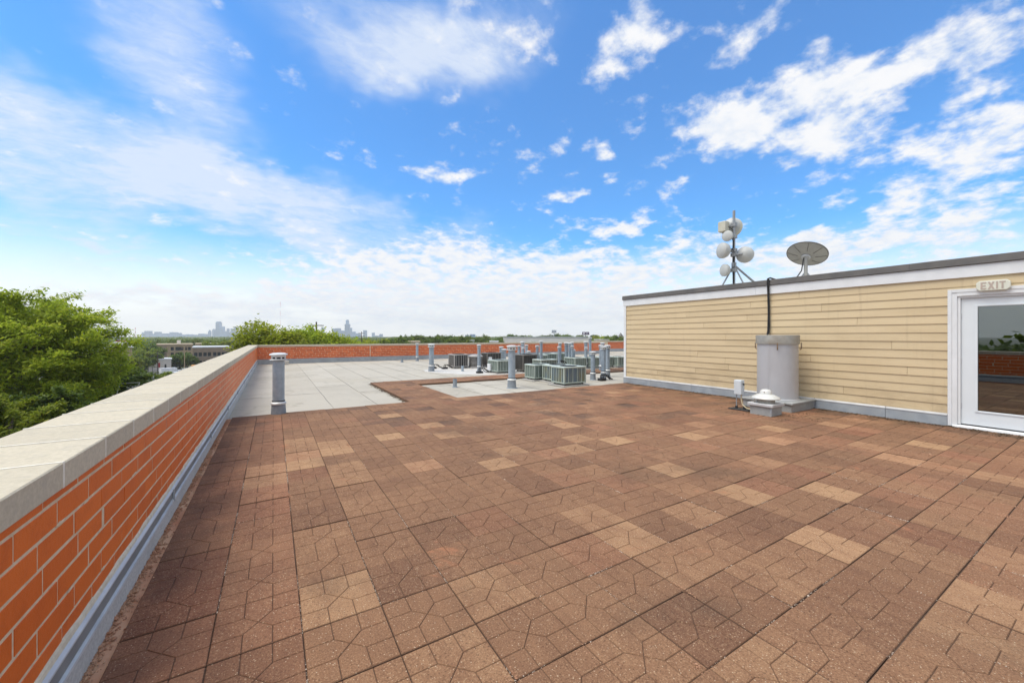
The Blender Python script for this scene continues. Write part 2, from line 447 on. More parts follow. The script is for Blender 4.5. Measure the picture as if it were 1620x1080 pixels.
# ------------------------------------------------------------------ mesh helper
class MB:
    def __init__(s):
        s.v, s.f, s.mi, s.tone = [], [], [], []

    def add(s, verts, faces, mi=0):
        k = len(s.v)
        s.v.extend(tuple(map(float, p)) for p in verts)
        s.f.extend(tuple(i + k for i in f) for f in faces)
        s.mi.extend([mi] * len(faces))
        return s

    def box(s, a, b, mi=0, bev=0.0):
        (x0, y0, z0), (x1, y1, z1) = a, b
        if bev <= 0:
            V = [(x0, y0, z0), (x1, y0, z0), (x1, y1, z0), (x0, y1, z0), (x0, y0, z1), (x1, y0, z1), (x1, y1, z1), (x0, y1, z1)]
            return s.add(V, [(3, 2, 1, 0), (4, 5, 6, 7), (0, 1, 5, 4), (1, 2, 6, 5), (2, 3, 7, 6), (3, 0, 4, 7)], mi)
        e = bev
        V, F = [], []
        for z, d in ((z0, e), (z0 + e, 0), (z1 - e, 0), (z1, e)):
            V += [(x0 + d, y0 + d, z), (x1 - d, y0 + d, z), (x1 - d, y1 - d, z), (x0 + d, y1 - d, z)]
        F.append((3, 2, 1, 0))
        for L in range(3):
            for i in range(4):
                j = (i + 1) % 4
                F.append((L * 4 + i, L * 4 + j, L * 4 + 4 + j, L * 4 + 4 + i))
        F.append((12, 13, 14, 15))
        return s.add(V, F, mi)

    def lathe(s, prof, n=24, c=(0, 0, 0), axis=None, mi=0, cap=True):
        """revolve (r, z) pairs round the local z; axis turns that z to another direction"""
        q = Vector(axis).to_track_quat('Z', 'Y') if axis is not None else None
        V, F = [], []
        for r, z in prof:
            for i in range(n):
                a = 2 * math.pi * i / n
                p = Vector((r * math.cos(a), r * math.sin(a), z))
                if q:
                    p = q @ p
                V.append((p.x + c[0], p.y + c[1], p.z + c[2]))
        for k in range(len(prof) - 1):
            for i in range(n):
                j = (i + 1) % n
                F.append((k * n + i, k * n + j, k * n + n + j, k * n + n + i))
        if cap:
            F.append(tuple(reversed(range(n))))
            F.append(tuple((len(prof) - 1) * n + i for i in range(n)))
        return s.add(V, F, mi)

    def tube(s, pts, r, n=8, mi=0):
        pts = [Vector(p) for p in pts]
        rs = r if isinstance(r, (list, tuple)) else [r] * len(pts)
        V, F = [], []
        up = None
        for k, p in enumerate(pts):
            d = (pts[min(k + 1, len(pts) - 1)] - pts[max(k - 1, 0)]).normalized()
            if up is None:
                up = Vector((0, 0, 1)) if abs(d.z) < .9 else Vector((1, 0, 0))
            a = d.cross(up).normalized()
            up = a.cross(d).normalized()
            for i in range(n):
                t = 2 * math.pi * i / n
                q = p + (a * math.cos(t) + up * math.sin(t)) * rs[k]
                V.append(tuple(q))
        for k in range(len(pts) - 1):
            for i in range(n):
                j = (i + 1) % n
                F.append((k * n + j, k * n + i, k * n + n + i, k * n + n + j))
        F.append(tuple(range(n)))
        F.append(tuple(reversed([(len(pts) - 1) * n + i for i in range(n)])))
        return s.add(V, F, mi)

    def extrude(s, prof, a, b, axis='y', mi=0, close=True):
        """profile of (p, z) pairs run from a to b along an axis"""
        V, F = [], []
        n = len(prof)
        for t in (a, b):
            for p, z in prof:
                V.append((p, t, z) if axis == 'y' else (t, p, z))
        rng = range(n) if close else range(n - 1)
        for i in rng:
            j = (i + 1) % n
            F.append((i, j, n + j, n + i))
        if close:
            F.append(tuple(range(n)))
            F.append(tuple(reversed(range(n, 2 * n))))
        return s.add(V, F, mi)

    def mesh(s, name, mats, smooth=False):
        me = bpy.data.meshes.new(name)
        me.from_pydata(s.v, [], s.f)
        for m in (mats if isinstance(mats, (list, tuple)) else [mats]):
            me.materials.append(m)
        if any(s.mi):
            me.polygons.foreach_set('material_index', s.mi)
        if smooth:
            me.polygons.foreach_set('use_smooth', [True] * len(s.f))
            try:
                me.set_sharp_from_angle(angle=R(38))
            except Exception:
                pass
        me.update()
        return me

    def build(s, name, mats, parent=None, loc=(0, 0, 0), smooth=False):
        return link(name, s.mesh(name, mats, smooth), parent, loc)


def link(name, data, parent=None, loc=(0, 0, 0), rot=(0, 0, 0)):
    o = bpy.data.objects.new(name, data)
    COL.objects.link(o)
    o.parent = parent
    o.location = loc
    o.rotation_euler = rot
    return o


def tag(o, label, cat, group=None):
    o['label'] = label
    o['category'] = cat
    if group:
        o['group'] = group
    return o


def thing(name, label, cat, loc=(0, 0, 0), rz=0.0, group=None):
    return tag(link(name, None, None, loc, (0, 0, rz)), label, cat, group)


def structure(o, kind='structure'):
    o['kind'] = kind
    return o


def attr(me, name, vals):
    a = me.attributes.new(name, 'FLOAT', 'FACE')
    a.data.foreach_set('value', np.asarray(vals, dtype=np.float32))


def recalc(me):
    import bmesh
    bm = bmesh.new()
    bm.from_mesh(me)
    bmesh.ops.recalc_face_normals(bm, faces=bm.faces)
    bm.to_mesh(me)
    bm.free()


def put(name, verts, faces, mats, parent=None, loc=(0, 0, 0)):
    return MB().add(verts, faces).build(name, mats, parent, loc)


GZ = -13.0     # street level

# ================================================================== ground and city floor
mb = MB()
N, RAD = 48, 5000
mb.add([(RAD * math.cos(2 * math.pi * i / N), RAD * math.sin(2 * math.pi * i / N), GZ) for i in range(N)], [tuple(range(N))])
structure(mb.build('ground', M['ground']))


def street(name, u0, t0, u1, t1, w, m, z=.004):
    a, b = Vector(spot(u0, t0)), Vector(spot(u1, t1))
    d = (b - a).normalized()
    n = Vector((-d.y, d.x)) * w / 2
    V = [(*(a + n), GZ + z), (*(a - n), GZ + z), (*(b - n), GZ + z), (*(b + n), GZ + z)]
    o = put(name, V, [(0, 1, 2, 3)], m)
    recalc(o.data)
    return structure(o)


street('road', 60, 60, 345, 215, 13, M['asphalt'])
street('parking_lot', 215, 140, 330, 150, 34, M['asphalt'], .008)
street('pavement', 78, 66, 333, 215, 3, M['concrete'], .016)

# ================================================================== the building we stand on
mb = MB().box((-1.12, -8, GZ), (34, 25.70, -.075))
structure(mb.build('building_body', M['brown_wall']))

# ---- roofing felt: strips lapped like shingles, each its own piece
felt = structure(link('roof_membrane', None))
xs = -.72
k = 0
while xs < 33.5:
    w = .915
    ys, brk = -3.0, [random.uniform(3, 7)]
    cuts = [-3.0]
    y = random.uniform(1.5, 7)
    while y < 25.2:
        cuts.append(y)
        y += random.uniform(8.5, 9.8)
    cuts.append(25.28)
    for a, b in zip(cuts[:-1], cuts[1:]):
        if xs > 9.9 and b < 9.2 and xs < 25:
            continue
        x1 = xs + w + .07
        zt = -.0605
        nseg = 10
        L, T = [], []
        for q in range(nseg + 1):
            yy = a + (b - a) * q / nseg
            wob = random.uniform(-.006, .006)
            L.append((xs + wob, yy))
            T.append((x1 + random.uniform(-.005, .005), yy))
        V, F = [], []
        for (p, q) in zip(L, T):
            V += [(p[0], p[1], zt + .0075), (q[0], q[1], zt), (p[0], p[1], zt - .003)]
        for q in range(nseg):
            i = q * 3
            F += [(i, i + 1, i + 4, i + 3), (i + 2, i, i + 3, i + 5)]
        fb = MB().add(V, F)
        bl = []
        for q in range(nseg + 1):
            wb = random.uniform(.001, .014)
            bl += [(L[q][0] + .004, L[q][1], zt + .0082), (L[q][0] - wb, L[q][1], zt + .0035)]
        fb.add(bl, [(2 * q, 2 * q + 2, 2 * q + 3, 2 * q + 1) for q in range(nseg)], 1)
        wb = .008
        fb.add([(L[0][0], a - wb, zt + .009), (T[0][0], a - wb, zt + .0025), (T[0][0], a + .006, zt + .0025), (L[0][0], a + .006, zt + .009)], [(0, 1, 2, 3)], 1)
        o = fb.build('felt_strip', [M['membrane'], M['bitumen']], felt)
        recalc(o.data)
        o.location.z = -.002 * (cuts.index(a) % 2)
    xs += w
# rounded patches stuck down along the left parapet
for (u, v, rx, ry) in ((441, 586, .30, .42), (444, 598, .34, .40), (397, 626, .34, .50)):
    z = -.051
    t = (z - EYE) / ((V0 - v) / FPX)
    cx, cy = spot(u, t)
    cx = max(cx, -.72 + rx * .55)
    n = 24
    V = []
    for zz_ in (z - .012, z):
        for i in range(n):
            a = 2 * math.pi * i / n
            ca, sa = math.cos(a), math.sin(a)
            V.append((cx + rx * .75 * math.copysign(abs(ca) ** .45, ca), cy + ry * .8 * math.copysign(abs(sa) ** .45, sa), zz_))
    F = [tuple(range(n, 2 * n))] + [(i, (i + 1) % n, n + (i + 1) % n, n + i) for i in range(n)]
    put('felt_patch', V, F, M['membrane'], felt)
# white coated area below the rear condensers
cp = [(5.6, 16.4), (6.0, 15.3), (6.6, 14.4), (7.4, 13.75), (8.4, 13.35), (9.6, 13.2), (9.9, 14.5), (9.9, 17.9), (6.6, 17.9), (5.8, 17.3)]
V = [(x, y, -.049) for x, y in cp] + [(x, y, -.06) for x, y in cp]
n = len(cp)
put('coating_patch', V, [tuple(range(n))] + [(i, n + i, n + (i + 1) % n, (i + 1) % n) for i in range(n)], M['coat'], felt)

# ================================================================== paver deck
PX, X0 = .3886, .127


def row_y(k):
    return 1.0575 + .3984 * k if k <= 7 else 1.0575 + .3984 * 7 + (k - 7) * .3857


TS = (.3846, .3846)


def tile_parts(sx, sy):
    """one paver: four corner squares and four house-shaped fields meeting in an X, parted by V grooves"""
    q, h = 1 / 6, .5
    P = [[(-h, q), (-q, q), (-q, h), (-h, h)], [(q, q), (h, q), (h, h), (q, h)], [(-h, -h), (-q, -h), (-q, -q), (-h, -q)], [(q, -h), (h, -h), (h, -q), (q, -q)],
         [(0, 0), (q, q), (q, h), (-q, h), (-q, q)], [(0, 0), (-q, -q), (-q, -h), (q, -h), (q, -q)],
         [(0, 0), (-q, q), (-h, q), (-h, -q), (-q, -q)], [(0, 0), (q, -q), (h, -q), (h, q), (q, q)]]
    b = MB()
    for poly in P:
        pts = [Vector((x * sx, y * sy)) for x, y in poly]
        n = len(pts)
        ins = []
        for i in range(n):
            p0, p1, p2 = pts[i - 1], pts[i], pts[(i + 1) % n]
            d1, d2 = (p1 - p0).normalized(), (p2 - p1).normalized()
            n1, n2 = Vector((-d1.y, d1.x)), Vector((-d2.y, d2.x))
            e = .0040
            bis = (n1 + n2)
            bis = bis / bis.dot(n1)
            ins.append(p1 + bis * e)
        V = [(p.x, p.y, -.0050) for p in pts] + [(p.x, p.y, 0) for p in ins]
        F = [tuple(range(n, 2 * n))] + [(i, (i + 1) % n, n + (i + 1) % n, n + i) for i in range(n)]
        b.add(V, F)
    x, y = sx / 2, sy / 2
    b.add([(-x, -y, -.0050), (x, -y, -.0050), (x, y, -.0050), (-x, y, -.0050), (-x, -y, -.05), (x, -y, -.05), (x, y, -.05), (-x, y, -.05)],
          [(0, 4, 5, 1), (1, 5, 6, 2), (2, 6, 7, 3), (3, 7, 4, 0)])
    return b


LIGHT = [(420, 757), (425, 740), (475, 720), (470, 735), (480, 700), (530, 945), (785, 733), (1065, 742), (1175, 780), (1212, 822), (1290, 858), (925, 694), (965, 700),
         (870, 652), (905, 670), (1225, 700), (690, 668), (640, 690), (540, 695), (720, 690), (760, 660), (835, 638), (790, 634), (960, 620), (1015, 618),
         (1330, 775), (1520, 945), (1390, 705), (1480, 705), (1580, 755), (1410, 720), (1240, 680), (1310, 668), (1350, 665), (615, 655), (560, 712), (1100, 690), (520, 700), (745, 655)]
DARKT = [(630, 940), (470, 830), (520, 800), (700, 830), (1130, 1000), (1390, 790), (1480, 860), (460, 660), (330, 900), (240, 960), (870, 770), (1240, 830)]


def tile_index(u, v):
    t = EYE * FPX / (v - V0)
    x, y = spot(u, t)
    c_ = math.floor((x - X0) / PX)
    kk = -8
    while row_y(kk + 1) < y:
        kk += 1
    return c_, kk


light = {tile_index(*p) for p in LIGHT}
darkt = {tile_index(*p) for p in DARKT}
deck = structure(link('paver_deck', None))
cells = []
for k in range(-7, 20):
    for c_ in range(-2, 25):
        xa = X0 + c_ * PX
        xb = min(xa + PX, 9.60)
        if xb - xa < .06:
            continue
        cells.append((c_, k, xa, xb, row_y(k), row_y(k + 1)))
px0 = 2.665
for j in range(-1 + 1, 11):                                    # leg of the path
    for i in range(3):
        cells.append((100 + i, j, px0 + i * PX, px0 + (i + 1) * PX, 8.874 + j * .3915, 8.874 + (j + 1) * .3915))
for j in range(8, 11):                                         # arm of the path
    for i in range(3, 34):
        cells.append((100 + i, j, px0 + i * PX, px0 + (i + 1) * PX, 8.874 + j * .3915, 8.874 + (j + 1) * .3915))


def screen_rank(cell):
    x, y = (cell[2] + cell[3]) / 2, (cell[4] + cell[5]) / 2
    d = x * ST + y * CT
    if d < .25:
        return -1
    u = U0 + FPX * (x * CT - y * ST) / d
    v = V0 + FPX * EYE / d
    if not (-60 < u < 1680 and v < 1140):
        return -1
    return 1 / d ** 3


cells.sort(key=screen_rank, reverse=True)
tmesh = tile_parts(PX - .003, .3930).mesh('tile', M['tile'])
tmesh2 = tile_parts(PX - .003, .3803).mesh('tile', M['tile'])
trand = random.Random(5)
merge = MB()
mt, mr = [], []
for n, (c_, k, xa, xb, ya, yb) in enumerate(cells):
    r = trand.random()
    tone = .34 + .20 * trand.random()
    if r < .06:
        tone = .56 + .16 * trand.random()
    elif r < .20:
        tone = .20 + .12 * trand.random()
    if (c_, k) in light:
        tone = .66 + .18 * trand.random()
    if (c_, k) in darkt:
        tone = .16
    tone = .42 + (tone - .42) * (1.08 if (c_, k) in light else .92)
    xm = (xa + xb) / 2
    redv = max(0.0, min(1.0, (xm - 1.5) / 5.5)) * .55 * trand.random() + (.35 if trand.random() < .08 else 0)
    if c_ <= -1:
        redv = .2 + .6 * trand.random()
        tone *= .9
    full = abs((xb - xa) - PX) < .01
    loc = Vector((xm, (ya + yb) / 2, trand.uniform(-.0035, .0035)))
    rot = (trand.uniform(-.007, .007), trand.uniform(-.007, .007), trand.uniform(-.006, .006))
    turn = trand.choice((0, 0, 0, math.pi))
    if n < 300 and full:
        o = link('tile', tmesh if yb - ya > .395 else tmesh2, deck, loc, (rot[0], rot[1], rot[2] + turn))
        o['tone'] = tone
        o['red'] = redv
    else:
        src = tile_parts(xb - xa - .003, yb - ya - .0055)
        mat = Matrix.Translation(loc) @ Matrix.Rotation(rot[0], 4, 'X') @ Matrix.Rotation(rot[1], 4, 'Y')
        merge.add([tuple(mat @ Vector(v)) for v in src.v], src.f)
        mt += [tone] * len(src.f)
        mr += [redv] * len(src.f)
o = merge.build('tile_field', M['tile'], deck)
# the shader reads groove depth from object z, which is true here as well because the field's origin is on the deck top
attr(o.data, 'tone', mt)
attr(o.data, 'red', mr)
structure(o, 'stuff')


mb = MB().box((-.64, -1.7, -.055), (9.60, 8.84, -.011)).box((2.68, 8.84, -.055), (3.81, 13.16, -.011)).box((3.81, 12.02, -.055), (15.8, 13.16, -.011))
mb.build('sand_bed', M['bed'], deck)


# ---- loose grit in joints and along edges
def pebbles(name, pts, size, m, parent=None, flat=.7):
    base = np.array([(1, 0, 0), (-1, 0, 0), (0, 1, 0), (0, -1, 0), (0, 0, 1), (0, 0, -1)], float)
    F0 = [(0, 2, 4), (2, 1, 4), (1, 3, 4), (3, 0, 4), (2, 0, 5), (1, 2, 5), (3, 1, 5), (0, 3, 5)]
    n = len(pts)
    P = np.asarray(pts, float)
    S = size * np.exp(RNG.normal(0, .45, (n, 1, 1))) * RNG.uniform(.6, 1.2, (n, 6, 1))
    ang = RNG.uniform(0, 6.28, n)
    ca, sa = np.cos(ang)[:, None], np.sin(ang)[:, None]
    Vb = np.repeat(base[None], n, 0) * S
    X, Y = Vb[..., 0] * ca - Vb[..., 1] * sa, Vb[..., 0] * sa + Vb[..., 1] * ca
    V = np.stack([X, Y, Vb[..., 2] * flat], -1) + P[:, None, :]
    F = (np.array(F0)[None] + (np.arange(n) * 6)[:, None, None]).reshape(-1, 3)
    me = bpy.data.meshes.new(name)
    me.from_pydata(V.reshape(-1, 3).tolist(), [], F.tolist())
    me.materials.append(m)
    o = link(name, me, parent)
    return structure(o, 'stuff')


ys = RNG.uniform(-.5, 8.7, 5200)
xsr = -.725 + np.abs(RNG.normal(0, .030, 5200)).clip(0, .085)
pebbles('gravel_strip', np.stack([xsr, ys, np.full(5200, -.012) + RNG.uniform(-.006, .010, 5200)], -1), .0055, M['grit'])
mb = MB().box((-.735, -3, -.058), (-.645, 8.78, -.014))
structure(mb.build('gravel_bed', M['grit']))
pts = []
for _ in range(330):                       # pale sand lying in some joints
    c_, k = random.randint(-1, 16), random.randint(-2, 12)
    if random.random() < .8:
        x, y0 = X0 + c_ * PX, row_y(k)
        L = random.uniform(.1, .39)
        for _q in range(int(L * 160)):
            pts.append((x + random.gauss(0, .0025), y0 + random.random() * L, -.004 + random.gauss(0, .0015)))
    else:
        y, x0 = row_y(k), X0 + c_ * PX
        L = random.uniform(.05, .3)
        for _q in range(int(L * 130)):
            pts.append((x0 + random.random() * L, y + random.gauss(0, .003), -.004 + random.gauss(0, .0015)))
pebbles('joint_sand', pts, .0022, M['sand'])
pts = []
for _ in range(70):                        # terracotta crumbs swept into heaps at the joints
    c_, k = random.randint(-1, 18), random.randint(-3, 14)
    x, y = X0 + c_ * PX + random.uniform(-.04, .04), row_y(k) + random.uniform(-.02, .02)
    s1, s2 = random.uniform(.005, .03), random.uniform(.02, .12)
    for _q in range(random.randint(25, 110)):
        pts.append((x + random.gauss(0, s1), y + random.gauss(0, s2), .0005))
pebbles('brick_crumbs', pts, .0028, M['grit'])
pts = []
for _ in range(2600):                      # moss and leaf litter at the foot of the clapboard wall
    y = random.uniform(.6, 8.8)
    w = .05 + .12 * abs(math.sin(y * 1.7) * math.sin(y * .6 + 1))
    pts.append((9.59 - abs(random.gauss(0, w)), y, .002 + random.uniform(0, .006)))
for _ in range(700):
    pts.append((random.gauss(8.35, .35), random.gauss(3.95, .42), .002))
for _ in range(500):                       # and along the notch of the deck
    pts.append((2.66 - abs(random.gauss(0, .05)), random.uniform(8.9, 13.2), -.047))
pebbles('leaf_litter', pts, .008, M['litter'], flat=.45)


# ================================================================== parapets
def brick_run(parent, axis, plane, face, a, b, m, rank_y=None, name='brick', limit=300, core=None):
    """seven courses of long bricks in running bond between a and b; the wall face lies at `plane` and looks along `face`"""
    L, H, D, J = .318, .1065, .09, .0125
    items = []
    for r in range(7):
        z0 = .194 + r * H
        off = (0, .5, .0, .5, .5, 0, .5)[r] * L + (.04 if r % 3 else 0)
        t = a - off
        while t < b:
            t0, t1 = max(t, a), min(t + L - J, b)
            if t1 - t0 > .03:
                items.append((t0, t1, z0 + J / 2, min(z0 + H - J / 2, .8835)))
            t += L
    if rank_y is not None:
        items.sort(key=lambda q: abs((q[0] + q[1]) / 2 - rank_y))
    mg, tone = MB(), []
    cache = {}
    for n_, (t0, t1, z0, z1) in enumerate(items):
        pr = random.uniform(-.0015, .0015)
        p0, p1 = plane - face * D, plane + face * pr
        lo, hi = min(p0, p1), max(p0, p1)
        tn = random.random()
        if n_ < limit:
            key = (round(t1 - t0, 3), round(z1 - z0, 3))
            if key not in cache:
                w, h = (t1 - t0) / 2, (z1 - z0) / 2
                bb = MB().box((-D if face > 0 else 0, -w, -h), (0 if face > 0 else D, w, h), bev=.0018) if axis == 'y' else \
                    MB().box((-w, -D if face > 0 else 0, -h), (w, 0 if face > 0 else D, h), bev=.0018)
                cache[key] = bb.mesh(name, m)
            c = (t0 + t1) / 2
            o = link(name, cache[key], parent, (p1, c, (z0 + z1) / 2) if axis == 'y' else (c, p1, (z0 + z1) / 2),
                     (random.uniform(-.004, .004), 0, random.uniform(-.002, .002)))
            o['tone'] = tn
        else:
            before = len(mg.f)
            if axis == 'y':
                mg.box((lo, t0, z0), (hi, t1, z1))
            else:
                mg.box((t0, lo, z0), (t1, hi, z1))
            tone += [tn] * (len(mg.f) - before)
    if mg.f:
        o = mg.build('brickwork', m, parent)
        attr(o.data, 'tone', tone)
        structure(o, 'stuff')


# ---- left parapet, running away beside the deck
PW = -.75
wall = thing('parapet_wall', 'orange brick parapet with stone coping running away on the left', 'wall', (0, 0, 0), group='brick parapets round the roof')
MB().box((-1.115, -3, -.075), (PW - .0016, 25.26, .883)).build('mortar_core', M['mortar'], wall)
brick_run(wall, 'y', PW, 1, -2.4, 25.27, M['brick_side'], rank_y=1.0)
y = -2.9 + .095
i = 0
while y < 25.5:
    L = .4635
    y1 = min(y + L - .009, 25.66)
    dz = random.uniform(-.002, .002)
    o = MB().box((-1.165, y, .885 + dz), (-.722, y1, .992 + dz), bev=.005).build('coping_stone', M['coping'], wall)
    MB().box((-1.166, y1 - .001, .889), (-.7208, y1 + .0105, .9944)).build('joint', M['coping_joint'], wall)
    y += L
# upturned felt, stepped metal counterflashing in lengths, sealant bead
mb = MB().extrude([(-.7485, -.062), (-.722, -.062), (-.7235, .112), (-.7485, .112)], -3, 25.24)
mb.build('base_flashing', M['flash_white'], wall)
y = -2.7
while y < 25.2:
    y1 = min(y + 2.35, 25.2)
    prof = [(-.7475, .207), (-.7435, .207), (-.7275, .193), (-.7265, .185), (-.7355, .181), (-.7350, .117), (-.7210, .113), (-.7195, .101), (-.7235, .099), (-.7250, .109), (-.7400, .113), (-.7475, .190)]
    MB().box((-.7349, y + .004, .1185), (-.7330, y1 - .008, .1795)).build('dark_reflection_strip', M['dark_reflection'], wall)  # strip paints the dark reflection of the upright metal face
    o = MB().extrude(prof, y, y1 - .004).build('counter_flashing', M['metal'], wall)
    recalc(o.data)
    MB().box((-.7300, y1 - .006, .098), (-.7165, y1 + .002, .196)).build('flashing_joint', M['flash_grey'], wall)
    y = y1
bead = MB()
yy = -2.8
pf = []
while yy < 25.2:
    pf.append(yy)
    yy += .13
V, F = [], []
for yy in pf:
    a = random.uniform(-.005, .009)
    V += [(-.7505, yy, .234 + a), (-.7430, yy, .222 + a * .5), (-.7400, yy, .2065)]
for q in range(len(pf) - 1):
    i = q * 3
    F += [(i, i + 1, i + 4, i + 3), (i + 1, i + 2, i + 5, i + 4)]
put('sealant_bead', V, F, M['sealant'], wall)

# mortar smeared over brick edges
for k in range(46):
    yy, zz_ = random.uniform(1.7, 9.0), .194 + .1065 * random.randint(1, 6) + random.uniform(-.004, .010)
    n = 9
    w, h = random.uniform(.012, .05), random.uniform(.004, .011)
    V = [(PW + .0005, yy + w * math.cos(6.283 * i / n) * random.uniform(.6, 1.2), zz_ + h * math.sin(6.283 * i / n) * random.uniform(.6, 1.3)) for i in range(n)] + [(PW + .0038, yy, zz_)]
    put('mortar_smear', V, [(i, (i + 1) % n, n) for i in range(n)], M['mortar'], wall)

# ---- far parapet, across the end of the roof
FY = 25.30
wall2 = thing('parapet_wall', 'long red brick parapet with stone coping across the far end of the roof', 'wall', (0, 0, 0), group='brick parapets round the roof')
MB().box((PW - .003, FY + .0022, -.075), (24.9, FY + .36, .883)).build('mortar_core', M['mortar'], wall2)
brick_run(wall2, 'x', FY, -1, PW + .005, 24.9, M['brick_end'], limit=0)
x = -.715
while x < 24.9:
    x1 = min(x + .4635 - .006, 24.93)
    dz = random.uniform(-.002, .002)
    MB().box((x, FY - .028, .885 + dz), (x1, FY + .40, .990 + dz), bev=.005).build('coping_stone', M['coping'], wall2)
    x += .4635
MB().extrude([(FY - .002, -.062), (FY - .030, -.062), (FY - .028, .19), (FY - .002, .215)], PW + .02, 24.9, axis='x').build('base_flashing', M['flash_grey'], wall2)
x = -.6
while x < 24.5:
    MB().box((x, FY - .042, .165), (min(x + 2.95, 24.88), FY - .029, .207)).build('counter_flashing', M['flash_grey'], wall2)
    x += 2.96
MB().box((5.09, FY - .004, .215), (5.125, FY - .0005, .884)).build('movement_joint', M['sealant'], wall2)
# ---- the piece that steps back behind the penthouse
wall3 = thing('parapet_wall', 'short set-back red brick parapet beside the penthouse corner', 'wall', (0, 0, 0), group='brick parapets round the roof')
MB().box((24.905, FY, -.075), (25.26, 28.6, .883)).build('side_return', M['mortar'], wall3)
MB().box((25.265, 28.2022, -.075), (34, 28.56, .883)).build('mortar_core', M['mortar'], wall3)
brick_run(wall3, 'x', 28.2, -1, 25.27, 33.9, M['brick_end'], limit=0)
x = 25.2
while x < 33.9:
    MB().box((x, 28.17, .887), (x + .457, 28.6, .988), bev=.005).build('coping_stone', M['coping'], wall3)
    x += .4635
MB().box((24.88, FY - .02, .886), (25.19, 28.6, .991), bev=.005).build('coping_stone', M['coping'], wall3)
MB().extrude([(28.198, -.07), (28.170, -.07), (28.172, .19), (28.198, .215)], 25.27, 33.9, axis='x').build('base_flashing', M['flash_grey'], wall3)
o = put('roof_sheet', [(24.85, 25.2, -.0615), (34, 25.2, -.0615), (34, 28.2, -.0615), (24.85, 28.2, -.0615)], [(0, 1, 2, 3)], M['membrane'], felt)

# ================================================================== penthouse
WX = 9.65          # face of the clapboards
PY0, PY1 = -1.2, 8.95
DY1, DY0 = 1.838, .53     # outer edges of the door casing
ZB, ZS1 = .205, 2.455
house = thing('stair_penthouse', 'tan clapboard penthouse with white fascia and dark roof edge', 'building', (0, 0, 0))
# body behind the boards, open at the door
b = MB()
b.box((WX + .03, 1.72, -.07), (WX + .2, PY1 - .06, 2.66))
b.box((WX + .03, PY0, -.07), (WX + .2, .66, 2.66))
b.box((WX + .03, .66, 2.17), (WX + .2, 1.72, 2.66))
b.box((WX + .2, PY1 - .2, -.07), (WX + 9, PY1 - .06, 2.66))
b.box((WX + .2, PY0, -.07), (WX + 9, PY0 + .15, 2.66))
b.box((WX + 8.9, PY0 + .15, -.07), (WX + 9, PY1 - .2, 2.66))
b.build('wall', M['brown_wall'], house)
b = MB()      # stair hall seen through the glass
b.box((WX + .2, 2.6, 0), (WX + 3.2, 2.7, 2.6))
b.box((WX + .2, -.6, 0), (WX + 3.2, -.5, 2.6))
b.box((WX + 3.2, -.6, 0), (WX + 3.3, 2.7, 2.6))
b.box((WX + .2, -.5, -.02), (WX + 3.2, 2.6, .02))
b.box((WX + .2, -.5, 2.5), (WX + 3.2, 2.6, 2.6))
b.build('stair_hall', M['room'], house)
# clapboards, each board a piece
NB_ = 15
EXP = (ZS1 - ZB) / NB_


def board(y0, y1, z):
    zt = z + EXP + .012
    t = .0
    V = [(WX + t, y0, z), (WX + .0135, y0, zt), (WX + .029, y0, zt), (WX + .029, y0, z), (WX + t, y1, z), (WX + .0135, y1, zt), (WX + .029, y1, zt), (WX + .029, y1, z)]
    F = [(0, 1, 5, 4), (3, 0, 4, 7), (0, 3, 2, 1), (4, 5, 6, 7), (1, 2, 6, 5)]
    o = put('clapboard', V, F, M['siding'], house)
    o.location.x = random.uniform(-.0015, .0015)
    return o


JOINTS = {14: [4.0], 13: [7.95, 5.0], 12: [6.7, 3.6], 11: [5.1], 10: [6.2, 3.0], 9: [7.2], 8: [5.6], 7: [4.7, 2.5], 6: [7.6], 5: [6.4, 3.8], 4: [5.6, 2.3], 3: [7.0, 5.6],
          2: [6.5], 1: [7.7, 3.2], 0: [5.2]}
for i in range(NB_):
    z = ZB + i * EXP
    stop = DY1 + .001 if z + EXP < 2.262 else PY0
    ends = [PY1 - .09] + [j + random.uniform(-.06, .06) for j in JOINTS.get(i, [])] + [stop]
    for a, c_ in zip(ends[:-1], ends[1:]):
        board(c_ + .0022, a - .0022, z)
    if stop > 0:
        board(PY0, DY0 - .001, z)
MB().box((WX - .012, PY1 - .088, .02), (WX + .03, PY1, ZS1 + .01)).build('corner_trim', M['white'], house)
MB().box((WX + .03, PY1 - .059, .02), (WX + .11, PY1 + .01, ZS1 + .01)).build('corner_trim', M['white'], house)
# fascia in two lengths and the dark edge metal above
MB().box((WX - .020, 4.9, ZS1 - .004), (WX + .03, PY1 + .02, 2.640)).build('fascia', M['white'], house)
MB().box((WX - .020, PY0, ZS1 - .004), (WX + .03, 4.895, 2.640)).build('fascia', M['white'], house)
MB().box((WX + .03, PY1 - .059, ZS1 - .004), (WX + 9, PY1 + .02, 2.640)).build('fascia', M['white'], house)
for a, c_ in ((PY0, 2.3), (2.303, 5.6), (5.603, PY1 + .045)):
    MB().extrude([(WX - .048, 2.652), (WX - .044, 2.650), (WX - .030, 2.770), (WX + .14, 2.785), (WX + .14, 2.645), (WX - .020, 2.645)], a, c_).build('roof_edge', M['roof_edge'], house)
MB().box((WX + .14, PY0, 2.63), (WX + 9, PY1 + .04, 2.745)).build('roof_deck', M['membrane'], house)
